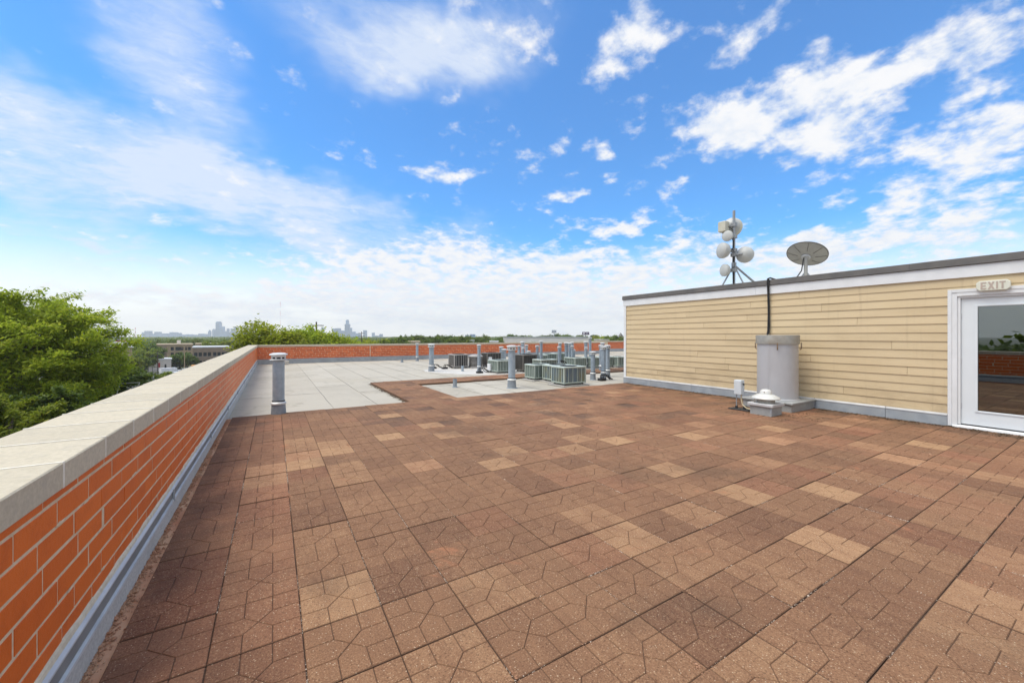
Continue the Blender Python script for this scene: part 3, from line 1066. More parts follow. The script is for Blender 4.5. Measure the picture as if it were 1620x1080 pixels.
# base flashing in lengths, drip metal above
cuts = [DY1 + .002, 2.62, 3.74, 6.55, 7.9, PY1]
for a, c_ in zip(cuts[:-1], cuts[1:]):
    MB().box((WX - .030, a + .003, -.058), (WX + .028, c_ - .003, .172)).build('base_flashing', M['flash_grey'], house)
    MB().extrude([(WX - .036, .168), (WX - .032, .162), (WX - .0315, .178), (WX + .004, .200), (WX + .004, .204), (WX - .034, .182)], a + .004, c_ - .004).build('drip_edge', M['metal'], house)
MB().box((WX - .030, PY0, -.058), (WX + .028, DY0 - .003, .172)).build('base_flashing', M['flash_grey'], house)
# door casing, jamb, door
MB().box((WX - .030, DY1 - .105, .012), (WX + .03, DY1, 2.252)).build('door_casing', M['white'], house)
MB().box((WX - .030, DY0, .012), (WX + .03, DY0 + .105, 2.252)).build('door_casing', M['white'], house)
MB().box((WX - .033, DY0 + .105, 2.150), (WX + .03, DY1 - .105, 2.252)).build('door_casing', M['white'], house)
MB().box((WX - .040, DY1 - .045, .013), (WX - .0305, DY1 - .001, 2.262)).build('casing_bead', M['white'], house)
MB().box((WX - .040, DY0, 2.212), (WX - .0335, DY1 - .046, 2.262)).build('casing_bead', M['white'], house)
j0, j1 = DY0 + .106, DY1 - .106
MB().box((WX - .010, j1 - .034, .05), (WX + .10, j1, 2.149)).build('door_jamb', M['white'], house)
MB().box((WX - .010, j0, .05), (WX + .10, j0 + .034, 2.149)).build('door_jamb', M['white'], house)
MB().box((WX - .010, j0 + .0345, 2.115), (WX + .10, j1 - .0345, 2.149)).build('door_jamb', M['white'], house)
MB().extrude([(WX - .055, .0), (WX - .055, .018), (WX - .01, .040), (WX + .12, .044), (WX + .12, .0)], j0 - .05, j1 + .05).build('door_sill', M['white'], house)
door = MB()
d0, d1, zb, zt = j0 + .037, j1 - .037, .062, 2.112
g0, g1, gz0, gz1 = .80, 1.520, .295, 1.972
xa, xb = WX + .022, WX + .066
door.box((xa, g1, zb), (xb, d1, zt)).box((xa, d0, zb), (xb, g0, zt)).box((xa, g0, zb), (xb, g1, gz0)).box((xa, g0, gz1), (xb, g1, zt))
dobj = door.build('door', M['doorw'], house)
lf = MB()
for (ya, yb, za, zc) in ((g1 - .002, g1 + .026, gz0 - .026, gz1 + .026), (g0 - .026, g0 + .002, gz0 - .026, gz1 + .026), (g0 + .003, g1 - .003, gz0 - .026, gz0 + .002), (g0 + .003, g1 - .003, gz1 - .002, gz1 + .026)):
    lf.box((xa - .011, ya, za), (xa - .0005, yb, zc), bev=.004)
lf.build('glass_frame', M['doorw'], dobj)
MB().box((xa + .014, g0 - .004, gz0 - .004), (xa + .020, g1 + .004, gz1 + .004)).build('glass_pane', M['pane'], dobj)
for z in (.35, 1.08, 1.82):
    MB().tube([(xa - .004, d1 + .002, z - .05), (xa - .004, d1 + .002, z + .05)], .007, 8).build('hinge', M['metal'], dobj)
MB().tube([(xa - .001, d0 + .06, 1.0), (xa - .05, d0 + .06, 1.0), (xa - .055, d0 + .16, 1.0)], .009).build('handle', M['metal'], dobj)
MB().box((xa - .004, d0 + .002, zb - .018), (xb, d1 - .002, zb - .002)).build('door_sweep', M['black'], dobj)

# exit sign above the door
sg = thing('exit_sign', 'cream octagonal sign reading EXIT above the glass door', 'sign', (WX - .03, 1.347, 2.285))
w, h, ch = .171, .078, .034
prof = [(-w, -h + ch), (-w + ch, -h), (w - ch, -h), (w, -h + ch), (w, h - ch), (w - ch, h), (-w + ch, h), (-w, h - ch)]
V = [(-.055, p, z) for p, z in prof] + [(0.0, p, z) for p, z in prof] + [(-.060, p * .965, z * .93) for p, z in prof]
F = [tuple(range(16, 24)), tuple(reversed(range(8, 16)))] + [(i, 8 + i, 8 + (i + 1) % 8, (i + 1) % 8) for i in range(8)] + [(16 + i, i, (i + 1) % 8, 16 + (i + 1) % 8) for i in range(8)]
o = put('sign_board', V, F, M['sign'], sg)
recalc(o.data)
# letters face -X; writing runs towards -Y
LT = {'E': [(0, 0, .32, 1), (.32, 0, 1, .19), (.32, .405, .88, .595), (.32, .81, 1, 1)], 'I': [(0, 0, 1, 1)], 'T': [(0, .81, 1, 1), (.34, 0, .66, .81)]}
lh, pen = .112, .124
for ch_, lw in (('E', .058), ('X', .070), ('I', .019), ('T', .060)):
    b = MB()
    if ch_ == 'X':
        for s1 in (0, 1):
            q = [(0, 0), (.32, 0), (1, 1), (.68, 1)] if s1 == 0 else [(.68, 0), (1, 0), (.32, 1), (0, 1)]
            pts = [(pen - a * lw, (c_ - .5) * lh) for a, c_ in q]
            xo = -.0635 - s1 * .0004
            b.add([(xo, p, z) for p, z in pts] + [(-.0598, p, z) for p, z in pts], [(0, 1, 2, 3), (7, 6, 5, 4)] + [(i, 4 + i, 4 + (i + 1) % 4, (i + 1) % 4) for i in range(4)])
    else:
        for (a0, c0, a1, c1) in LT[ch_]:
            b.box((-.0635, pen - a1 * lw, (c0 - .5) * lh), (-.0598, pen - a0 * lw, (c1 - .5) * lh))
    o = b.build('letter', M['letter'], sg)
    recalc(o.data)
    pen -= lw + .014


# ================================================================== duct, fan, switch, cable
# low curb with the tall round duct on it
cb = thing('round_duct', 'tall grey round duct with weathered cap band on curb by clapboard wall', 'duct', (9.07, 4.18, 0))
MB().box((-.45, -.46, -.05), (.545, .46, .150), bev=.006).build('curb', M['curb'], cb)
MB().box((-.48, -.49, .150), (.545, .49, .188), bev=.006).build('curb_flange', M['curb'], cb)
MB().lathe([(.395, .186), (.395, .20), (.368, .215), (.364, .80), (.364, 1.38)], 48, cap=False).build('barrel', M['duct'], cb, smooth=True)
MB().box((-.368, -.012, .22), (-.362, .012, 1.37)).build('seam', M['duct'], cb)
MB().lathe([(.366, 1.335), (.388, 1.330), (.390, 1.500), (.385, 1.515), (.380, 1.512), (.378, 1.40)], 48, cap=False).build('cap_band', M['ductcap'], cb, smooth=True)
MB().lathe([(.385, 1.46), (.2, 1.49), (.01, 1.50)], 48).build('lid', M['ductcap'], cb, smooth=True)
for a in (100, 205, 290):
    ca, sa = math.cos(R(a)), math.sin(R(a))
    MB().tube([(.41 * ca, .41 * sa, 1.36), (.41 * ca, .41 * sa, 1.24), (.385 * ca, .385 * sa, 1.215)], .012, 6).build('clamp_hook', M['rust'], cb)

fan = thing('roof_fan', 'white mushroom exhaust fan on small grey curb in front of duct', 'fan', (8.07, 3.92, 0))
MB().box((-.19, -.19, -.05), (.19, .19, .175), bev=.004).build('curb', M['curb'], fan)
MB().box((-.192, -.192, .06), (-.165, -.165, .174)).build('corner_angle', M['flash_grey'], fan)
MB().box((-.225, -.225, .170), (.225, .225, .222), bev=.006).build('curb_cap', M['metal'], fan)
MB().lathe([(.150, .220), (.150, .300), (.135, .310)], 32).build('neck', M['ductcap'], fan, smooth=True)
MB().lathe([(.200, .296), (.232, .300), (.236, .310), (.222, .335), (.150, .372), (.105, .386), (.098, .420), (.090, .448), (.060, .472), (.001, .480)], 40).build('hood', M['fan'], fan, smooth=True)
MB().tube([(-.16, .13, .225), (-.175, .12, .25), (-.185, .11, .285), (-.175, .10, .31)], .009, 8).build('cable', M['ductcap'], fan)
MB().lathe([(.008, 0), (.008, .012)], 10, (-.093, -.02, .43), (-1, 0, .3)).build('bolt', M['rust'], fan)

swb = thing('switch_box', 'pale grey electrical switch box on thin legs beside the fan', 'switch box', (8.13, 4.46, 0))
MB().box((-.05, -.075, .305), (.06, .075, .60), bev=.008).build('enclosure', M['box'], swb)
MB().box((-.057, -.068, .31), (-.0505, .068, .585), bev=.003).build('cover', M['box'], swb)
MB().tube([(0, -.0755, .53), (0, -.095, .53), (-.0, -.097, .495)], .011, 6).build('lever', M['black'], swb)
MB().tube([(-.01, .045, .0), (-.01, .045, .31)], .009, 8).build('leg', M['steel'], swb)
MB().tube([(.0, -.045, .305), (.0, -.047, .20), (-.005, -.075, .10), (-.01, -.16, .045), (-.015, -.30, .03), (-.03, -.36, .04)], .013, 8).build('conduit', M['cream_cable'], swb)
MB().box((-.13, -.25, .001), (.10, .15, .022), bev=.008).build('base_block', M['black'], swb)
MB().lathe([(.03, .02), (.022, .07)], 12, (-.01, .045, 0)).build('foot', M['black'], swb, smooth=True)
MB().lathe([(.045, .02), (.03, .08)], 12, (.04, -.10, 0)).build('foot', M['black'], swb, smooth=True)

b = MB()
cy = 4.615
b.tube([(WX - .06, cy + .012, 1.52), (WX - .035, cy + .008, 1.62), (WX - .032, cy, 2.0), (WX - .040, cy + .004, 2.40), (WX - .058, cy + .002, 2.60), (WX - .072, cy + .004, 2.70), (WX - .062, cy, 2.79), (WX + .02, cy - .01, 2.815), (WX + .3, cy - .06, 2.77)], .017, 8)
b.tube([(WX - .05, cy - .016, 1.53), (WX - .032, cy - .022, 1.7), (WX - .032, cy - .018, 2.2), (WX - .058, cy - .02, 2.61), (WX - .070, cy - .018, 2.72), (WX - .05, cy - .022, 2.80), (WX + .05, cy - .03, 2.80), (WX + .3, cy - .12, 2.76)], .011, 8)
o = b.build('wall_cable', M['black'], smooth=True)
tag(o, 'black cable bundle running from roof edge down clapboards to duct', 'cable')

# ================================================================== antennas on the penthouse roof
RZ = 2.745
mast = thing('antenna_mast', 'grey antenna mast with braces standing on the penthouse roof', 'antenna mast', (10.60, 5.95, RZ))
MB().tube([(0, 0, 0), (0, 0, 2.12)], .034, 12).build('pole', M['steel'], mast, smooth=True)
rt = Vector((CT, -ST, 0))          # sideways as seen from the deck
fw = Vector((ST, CT, 0))
knee = Vector((0, 0, .66))
for k, d in enumerate((rt * -.27 + fw * .22, rt * .24 - fw * .15 + Vector((0, 0, 0)), rt * .85 + fw * .1)):
    MB().tube([knee, d + Vector((0, 0, .0))], .02 if k < 2 else .028, 8).build('brace', M['steel'], mast)
MB().lathe([(.06, .60), (.06, .72)], 12).build('collar', M['steel'], mast)
for k in range(3):
    MB().tube([(-.04 - .012 * k, -.02, 0), (-.045, -.03 + .02 * k, .5), (-.04, -.035 + .02 * k, 1.0 + .3 * k), (-.10, .05 * k, 1.10 + .3 * k)], .009, 6).build('cable', M['black'], mast, smooth=True)
for z in (.5, .93, 1.05, 1.42, 1.74):
    MB().tube([(-.09, 0, z + .03), (.09, .01, z + .03)], .007, 6).build('bolt', M['metal'], mast)
    MB().tube([(-.09, 0, z - .03), (.09, .01, z - .03)], .007, 6).build('bolt', M['metal'], mast)


def drum(name, label, p, axis, r, depth, m_front, radio=False):
    """microwave antenna: shallow bowl back, drum rim, bulging radome; axis points out of its front"""
    t = thing(name, label, 'antenna', (mast.location.x + p[0], mast.location.y + p[1], mast.location.z + p[2]), group='antennas on the mast')
    ax = Vector(axis).normalized()
    MB().lathe([(.05, -depth * .75), (r * .5, -depth * .62), (r * .85, -depth * .3), (r, 0)], 28, axis=ax, cap=True).build('bowl', M['dish'], t, smooth=True)
    MB().lathe([(r, 0), (r * 1.02, .01), (r * 1.02, depth * .45), (r, depth * .47)], 28, axis=ax, cap=False).build('rim', m_front, t, smooth=True)
    MB().lathe([(r, depth * .46), (r * .8, depth * .58), (r * .4, depth * .68), (.001, depth * .70)], 28, axis=ax).build('radome', M['dish'], t, smooth=True)
    back = -ax * depth * .75
    to = Vector((-p[0], -p[1], 0))
    MB().tube([back * .9, back * 1.15 + Vector((0, 0, .0)), to * .95], .022, 8).build('bracket', M['steel'], t)
    MB().box((to.x - .06, to.y - .06, -.05), (to.x + .06, to.y + .06, .05)).build('pole_clamp', M['steel'], t)
    if radio:
        q = -ax * (depth * 1.0) + rt * -.05
        MB().box((q.x - .10, q.y - .10, q.z - .17), (q.x + .10, q.y + .10, q.z + .12), bev=.02).build('radio_unit', M['beige'], t)
        MB().lathe([(.03, 0), (.03, .08)], 10, (q.x, q.y, q.z - .25)).build('connector', M['black'], t)
    return t


drum('antenna', 'largest drum antenna at mast top with beige radio box', rt * .05 + fw * .24 + Vector((0, 0, 1.74)), rt * .80 + fw * .55 + Vector((0, 0, .05)), .25, .28, M['beige'], True)
drum('antenna', 'small pale antenna hanging just below the radio box', rt * -.19 + fw * -.06 + Vector((0, 0, 1.42)), rt * -.85 + fw * -.5, .14, .11, M['dish'])
drum('antenna', 'white drum antenna on left of mast at mid height', rt * -.25 + fw * .02 + Vector((0, 0, 1.05)), rt * -1 + fw * -.12, .205, .20, M['dish'])
drum('antenna', 'white drum antenna on right of mast at mid height', rt * .25 + fw * -.05 + Vector((0, 0, .93)), rt * .75 + fw * .62, .21, .19, M['dish'])
drum('antenna', 'lowest white antenna on left of mast above roof edge', rt * -.21 + fw * .02 + Vector((0, 0, .52)), rt * -1 + fw * -.15, .16, .14, M['dish'])

sx, sy = 10.80, 4.36
dish = thing('satellite_dish', 'grey satellite dish seen from behind on short post over roof edge', 'satellite dish', (sx, sy, RZ))
axd = (Vector((math.sin(R(88)), math.cos(R(88)), 0)) * math.cos(R(56)) + Vector((0, 0, math.sin(R(56))))).normalized()
hub = Vector((0, 0, .60)) + axd * .03
prof = [(0.001, 0), (.15, .012), (.28, .045), (.40, .09)]
MB().lathe(prof + [(.40, .105), (.27, .06), (.14, .027), (.001, .015)], 48, hub, axd, cap=False).build('reflector', M['dish_back'], dish, smooth=True)
MB().lathe([(.400, .086), (.412, .088), (.412, .108), (.398, .108)], 48, hub, axd, cap=False).build('rim', M['roof_edge'], dish, smooth=True)
qd = axd.to_track_quat('Z', 'Y')
for k in range(8):
    a = R(22 + 45 * k)
    p = [hub + qd @ Vector((r * math.cos(a), r * math.sin(a), z - .004)) for r, z in ((.17, .016), (.28, .045), (.385, .083))]
    MB().tube(p, .004, 5).build('rib', M['roof_edge'], dish)
MB().lathe([(.085, -.035), (.095, -.002)], 20, hub, axd).build('hub_plate', M['metal'], dish, smooth=True)
MB().tube([(0, 0, 0), (0, 0, .42), tuple(hub - axd * .02)], .038, 12).build('post', M['dish_back'], dish, smooth=True)
for k in (-1, 1):
    MB().tube([(0, 0, .28), (k * .10, k * -.16, 0)], .016, 8).build('stay', M['steel'], dish)
b = MB().tube([tuple(hub - axd * .03 - rt * .05), tuple(-rt * .10 + Vector((0, 0, .30))), tuple(-rt * .22 + Vector((0, 0, .13))), tuple(-rt * .26 + Vector((0, 0, .05))), tuple(-rt * .32 + Vector((0, 0, .12))),
                tuple(-rt * .40 + Vector((0, 0, .10))), tuple(-rt * .46 + Vector((0, 0, .03)))], .013, 8)
b.build('cable', M['black'], dish, smooth=True)


# ================================================================== vent pipes
def vent(label, x, y, top, r, big=False, base=-.055, group='vent pipes standing on the roof', flare=True):
    t = thing('vent_pipe', label, 'vent pipe', (x, y, base), group=group)
    h = top - base
    n = 24 if big else 14
    bh = min(.24, h * .22)
    b = MB()
    if flare:
        b.lathe([(r * 1.55, 0), (r * 1.30, .02), (r * 1.15, bh)], n, cap=False)
    else:
        b.lathe([(r * 1.15, 0), (r * 1.12, bh)], n, cap=False)
    b.build('boot', M['boot'], t, smooth=True)
    MB().lathe([(r * 1.30, bh - .005), (r * 1.32, bh + .02), (r * 1.08, bh + .045)], n).build('storm_collar', M['cap'], t, smooth=True)
    if big:
        MB().lathe([(r * 1.09, bh + .046), (r * 1.09, bh + .068)], n, cap=False).build('clamp_ring', M['black'], t, smooth=True)
    ch = max(.10, r * 1.45)
    MB().lathe([(r, bh + .03), (r, h - ch)], n, cap=False).build('pipe', M['galv'], t, smooth=True)
    MB().lathe([(r, h - ch - .002), (r * 1.50, h - ch + .004), (r * 1.50, h - ch + .016), (r * 1.20, h - ch + .022), (r * 1.20, h - ch * .80)], n, cap=False).build('lower_flange', M['cap'], t, smooth=True)
    MB().lathe([(r * 1.02, h - ch * .80), (r * 1.02, h - ch * .55)], n, cap=False).build('slot_band', M['dark'], t, smooth=True)
    MB().lathe([(r * 1.22, h - ch * .58), (r * 1.22, h - ch * .34), (r * 1.55, h - ch * .30), (r * 1.50, h - ch * .18), (r * 1.0, h - ch * .05), (r * .4, h - .003), (.001, h)], n).build('cap', M['cap'], t, smooth=True)
    if big:
        for k in range(8):
            a = 2 * math.pi * (k + .5) / 8
            ca, sa = math.cos(a) * r * 1.16, math.sin(a) * r * 1.16
            MB().box((ca - .012, sa - .012, h - ch * .81), (ca + .012, sa + .012, h - ch * .55)).build('strap', M['cap'], t)
    return t


def stub(label, x, y, top, r, m='boot'):
    t = thing('pipe_stub', label, 'pipe', (x, y, -.055), group='short pipe stubs on the roof')
    MB().lathe([(r * 1.7, 0), (r * 1.1, .012), (r, .03), (r, top + .055)], 14).build('pipe', M[m], t, smooth=True)
    MB().lathe([(r * .75, 0), (r * .75, .004)], 14, (0, 0, top + .054)).build('bore', M['dark'], t)
    return t


vent('tall grey capped vent pipe at deck edge nearest the left parapet', .085, 8.86, 1.175, .102, True)
vent('thick capped vent pipe beside the deck path before the condensers', 6.06, 10.00, 1.225, .104, True)
vent('grey capped vent pipe left of the condensers on open roof', 5.90, 16.51, 1.16, .105, True)
vent('thin uncrowded vent pipe close against the far parapet', 7.58, 23.77, 1.05, .078)
vent('slim vent pipe standing between the round and the dark condenser', 7.48, 15.03, 1.13, .068)
vent('lowest domed vent pipe right of the nearest condenser', 9.63, 10.37, .955, .078, True)
vent('front vent pipe of the tight group beside the penthouse corner', 10.02, 10.25, 1.13, .078, True)
vent('left vent pipe of the tight group beside the penthouse corner', 12.13, 12.55, 1.11, .082)
vent('right vent pipe of the tight group beside the penthouse corner', 10.84, 10.88, 1.15, .084, True)
vent('rear vent pipe peeping over the group beside the penthouse corner', 12.4, 12.75, 1.20, .075)
vent('left of two vent pipes rising behind the front green condenser', 10.40, 18.25, .93, .085)
vent('right of two vent pipes rising behind the front green condenser', 10.03, 17.31, .84, .095)
BH = 'behind the tall dark condenser'
vent('leftmost vent pipe of the cluster ' + BH, 11.21, 17.76, .99, .075)
vent('widest and highest vent pipe of the cluster ' + BH, 12.47, 19.34, 1.17, .10)
vent('short middle vent pipe of the cluster ' + BH, 10.86, 16.81, .92, .065)
vent('rightmost straight vent pipe of the cluster ' + BH, 12.11, 18.39, 1.00, .075)
vent('lowest vent pipe with wide cap at right end of cluster ' + BH, 10.55, 15.82, .78, .07)
vent('shorter of two vent pipes before the bare brick of far parapet', 10.04, 14.38, 1.08, .066)
vent('taller of two vent pipes before the bare brick of far parapet', 10.48, 14.70, 1.27, .068)
vent('lone vent pipe left of the dense vent cluster', 11.84, 15.04, 1.17, .072)
vent('broad vent pipe at left of the dense vent cluster', 12.10, 14.88, 1.19, .085)
vent('low front vent pipe in the dense vent cluster', 10.93, 13.95, 1.03, .062)
vent('rear vent pipe in the dense vent cluster', 12.99, 15.51, 1.18, .07)
vent('vent pipe at right of the dense vent cluster', 12.11, 14.65, 1.17, .062)
vent('smallest capped vent pipe behind the green condenser row', 12.61, 14.9, .84, .045)
vent('mid-height vent pipe behind the green condenser row', 12.03, 14.35, 1.04, .062)
vent('tall wide vent pipe behind right end of the condenser row', 13.59, 15.15, 1.22, .085)
vent('tallest vent pipe of the roof rising against the white warehouse', 14.46, 15.79, 1.42, .075)
vent('vent pipe in front of the tallest one near the condenser row', 12.71, 14.15, .96, .06)
stub('short grey pipe stub in front of the far parapet', 6.46, 23.10, .15, .072)
stub('short dark blue-grey pipe stub between the deck paths', 4.70, 11.08, .20, .060)
stub('pale pipe stub beside the grey box condenser', 7.06, 15.80, .19, .055, 'galv')


# ================================================================== condensers
def condenser(label, x, y, w, d, h, style='green', panels=5):
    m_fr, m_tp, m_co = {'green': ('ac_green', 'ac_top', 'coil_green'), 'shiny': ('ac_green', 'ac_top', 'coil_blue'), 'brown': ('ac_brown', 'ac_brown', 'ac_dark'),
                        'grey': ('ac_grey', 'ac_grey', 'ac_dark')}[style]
    t = thing('condenser', label, 'air conditioner', (x, y, -.05), group='air conditioning condensers on the roof')
    MB().box((-.08, -.07, -.005), (w + .08, d + .07, .030), bev=.004).build('pad', M['pad'], t)
    ft = MB()
    for fx in (.06, w - .12):
        for fy in (.06, d - .12):
            ft.box((fx, fy, .030), (fx + .06, fy + .06, .075))
    ft.build('feet', M['black'], t)
    z0, z1 = .075, .075 + h
    MB().box((.025, .025, z0 + .045), (w - .025, d - .025, z1 - .05)).build('coil', M[m_co], t)
    MB().box((0, 0, z0), (w, d, z0 + .045), bev=.006).build('base_pan', M[m_fr], t)
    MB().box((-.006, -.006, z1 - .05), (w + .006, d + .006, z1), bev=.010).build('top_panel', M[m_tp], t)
    cp_ = .045
    for (px_, py_) in ((0, 0), (w - cp_, 0), (0, d - cp_), (w - cp_, d - cp_)):
        MB().box((px_, py_, z0 + .046), (px_ + cp_, py_ + cp_, z1 - .051)).build('corner_post', M[m_fr], t)
    fins = MB()
    zz0, zz1 = z0 + .046, z1 - .051
    for k in range(1, panels):
        fx, fy = w * k / panels, d * k / panels
        fins.box((fx - .008, .004, zz0), (fx + .008, .026, zz1)).box((fx - .008, d - .026, zz0), (fx + .008, d - .004, zz1))
        fins.box((.004, fy - .008, zz0), (.026, fy + .008, zz1)).box((w - .026, fy - .008, zz0), (w - .004, fy + .008, zz1))
    fins.build('grille_bars', M[m_fr], t)
    gr = MB()
    for k in range(1, 9):
        r = min(w, d) * .42 * k / 8
        gr.lathe([(r - .004, z1 + .002 + .012 * (1 - (k / 8) ** 2)), (r + .004, z1 + .004 + .012 * (1 - (k / 8) ** 2))], 22, (w / 2, d / 2, 0), cap=False)
    for k in range(8):
        a = math.pi * k / 4
        rr = min(w, d) * .42
        gr.tube([(w / 2 + .05 * math.cos(a), d / 2 + .05 * math.sin(a), z1 + .014), (w / 2 + rr * math.cos(a), d / 2 + rr * math.sin(a), z1 + .006)], .004, 5)
    gr.build('fan_guard', M['black' if style != 'green' else 'ac_green'], t)
    MB().lathe([(min(w, d) * .40, z1 + .0005), (min(w, d) * .40, z1 + .0015)], 22, (w / 2, d / 2, 0)).build('fan_opening', M['dark'], t)
    return t


condenser('nearest condenser with shiny blue and olive coil panels', 7.56, 9.40, .88, .66, .52, 'shiny', 5)
condenser('condenser with shiny coil tucked behind the nearest one', 7.86, 10.28, .80, .68, .50, 'shiny', 5)
condenser('small pale green condenser on the path side behind the nearest two', 7.64, 11.10, .72, .62, .48, 'green', 4)
condenser('green condenser with white side panel beyond the path arm', 7.76, 13.92, .82, .84, .47, 'green', 6)
condenser('tall dark brown condenser beyond the thick vent pipe', 8.95, 13.85, .72, .66, .68, 'brown', 7)
condenser('grey box condenser at the left end of the group', 7.24, 17.14, .72, .74, .60, 'grey', 6)
condenser('dark condenser with pale panel behind the slim vent pipe', 8.92, 17.02, .78, .66, .64, 'brown', 5)
condenser('green condenser behind the pair of bare vent pipes', 9.30, 13.05, .82, .62, .50, 'green', 6)
condenser('left pale condenser in the rear row by far parapet', 10.73, 15.47, .72, .60, .54, 'green', 5)
condenser('middle pale condenser in the rear row by far parapet', 11.53, 15.90, .78, .60, .58, 'green', 5)
condenser('right pale condenser in the rear row by far parapet', 12.70, 16.4, .72, .60, .56, 'green', 5)
condenser('long green condenser at left of the row under dense vents', 11.86, 13.95, .70, .80, .46, 'green', 6)
condenser('second green condenser of the row under dense vents', 12.75, 13.85, .66, .62, .46, 'green', 6)
condenser('third green condenser of the row behind the domed vent', 13.55, 13.9, .66, .62, .46, 'green', 5)
condenser('last green condenser at the right behind penthouse vents', 14.25, 13.6, .50, .55, .46, 'green', 4)

rd = thing('condenser', 'round drum condenser with ring louvres and domed lid', 'air conditioner', (8.42, 17.30, -.05), group='air conditioning condensers on the roof')
MB().box((-.42, -.42, -.004), (.42, .42, .035), bev=.004).build('pad', M['pad'], rd)
MB().lathe([(.30, .03), (.30, .50)], 28).build('coil', M['ac_dark'], rd, smooth=True)
MB().lathe([(.345, .035), (.345, .085), (.30, .09)], 28).build('base_pan', M['ac_grey'], rd, smooth=True)
for k in range(7):
    z = .125 + k * .058
    MB().lathe([(.312, z + .012), (.342, z - .012), (.346, z - .006), (.316, z + .018)], 28, cap=False).build('louvre_ring', M['ac_grey'], rd, smooth=True)
MB().lathe([(.36, .525), (.365, .56), (.30, .60), (.15, .645), (.001, .655)], 28).build('lid', M['ac_grey'], rd, smooth=True)
# white access panel on the dark condenser's left face, and refrigerant lines
MB().box((8.985, 17.008, .16), (9.17, 17.018, .46)).build('service_panel', M['white'], bpy.data.objects[[o.name for o in bpy.data.objects if o.get('label', '').startswith('dark condenser with')][0]])
sp = bpy.data.objects['service_panel']
sp.location = (-8.92, -17.02, .05)
gobj = [o for o in bpy.data.objects if o.get('label', '').startswith('green condenser with white')][0]
MB().box((-.09, .50, .10), (-.008, .72, .38), bev=.006).build('service_panel', M['white'], gobj)


def linebox(label, x, y, n=3, seed=1):
    rr = random.Random(seed)
    t = thing('pipe_portal', label, 'pipe portal', (x, y, -.055), group='refrigerant pipe portals on the roof')
    MB().box((-.12, -.09, 0), (.12, .09, .09), bev=.01).build('housing', M['black'], t)
    for k in range(n):
        ox = (k - (n - 1) / 2) * .07
        MB().tube([(ox, 0, .08), (ox, 0, .15), (ox + rr.uniform(-.03, .05), -.03, .21), (ox + .10 + rr.random() * .08, -.05, .20), (ox + .24 + rr.random() * .1, -.05, .10), (ox + .42, -.03, .03)], .016, 7).build('pipe', M['black'], t, smooth=True)
    return t


linebox('black pipe portal at the foot of the penthouse vents', 9.72, 10.02, 3, 1)
linebox('black pipe portal at the foot of the slim vent pipe', 7.30, 14.62, 3, 2)
linebox('pipe portal left of the grey box condenser', 6.45, 17.75, 2, 3)
linebox('second pipe portal closest to the grey box condenser', 6.85, 17.35, 2, 4)
linebox('pipe portal at far right beside the penthouse corner', 15.05, 14.2, 2, 5)
t = thing('pipe_coil', 'tangle of black insulated pipes between the green condensers', 'pipes', (10.85, 14.3, -.05))
for k in range(6):
    q = k * .11
    MB().tube([(-.35 + q, .1, .02), (-.30 + q, .05, .25 + .03 * (k % 3)), (-.10 + q, 0, .40 + .02 * (k % 2)), (.12 + q, -.02, .37), (.26 + q, -.04, .2), (.30 + q, -.08, .02)], .024, 7).build('pipe', M['black'], t, smooth=True)
t = thing('drain_pipe', 'low bent pipe on the roof next to penthouse corner', 'pipe', (15.9, 14.6, -.055))
MB().tube([(0, 0, 0), (0, 0, .34)], .03, 8).build('riser', M['steel'], t)
MB().tube([(.02, -.02, .10), (.3, -.2, .08), (.9, -.5, .08)], .022, 8).build('run', M['steel'], t)
t = thing('roof_drain_box', 'small pale box in the corner of the two parapets', 'box', (.55, 24.6, -.055))
MB().box((-.16, -.13, 0), (.16, .13, .16), bev=.02).build('body', M['coat'], t)
MB().box((-.18, -.15, .16), (.18, .15, .185), bev=.006).build('lid', M['coat'], t)


# ================================================================== trees
def leaf_cloud(centers, spread, per, size, flat=.45, drift=None):
    n = len(centers)
    C = np.repeat(np.asarray(centers), per, 0)
    S = np.repeat(np.asarray(spread), per, 0)
    off = RNG.normal(0, 1, (n * per, 3)) * S
    P = C + off
    N = n * per
    a = RNG.uniform(0, 2 * np.pi, N)
    tilt = RNG.normal(0, .6, N)
    roll = RNG.normal(0, .6, N)
    s = size * RNG.uniform(.6, 1.35, N)
    ux = np.stack([np.cos(a) * np.cos(tilt), np.sin(a) * np.cos(tilt), np.sin(tilt)], -1)
    vx = np.stack([-np.sin(a) * np.cos(roll), np.cos(a) * np.cos(roll), np.sin(roll)], -1)
    L, W = s[:, None] * ux, s[:, None] * vx * flat
    V = np.stack([P - L, P + W * .9 - L * .1, P + L, P - W * .9 - L * .1], 1).reshape(-1, 3)
    F = np.arange(N * 4).reshape(-1, 4)
    return V, F


def mesh_np(name, V, F, m):
    me = bpy.data.meshes.new(name)
    nv, nf = len(V), len(F)
    k = F.shape[1]
    me.vertices.add(nv)
    me.vertices.foreach_set('co', V.astype(np.float32).ravel())
    me.loops.add(nf * k)
    me.loops.foreach_set('vertex_index', F.astype(np.int32).ravel())
    me.polygons.add(nf)
    me.polygons.foreach_set('loop_start', (np.arange(nf) * k).astype(np.int32))
    me.update(calc_edges=True)
    me.materials.append(m)
    return me


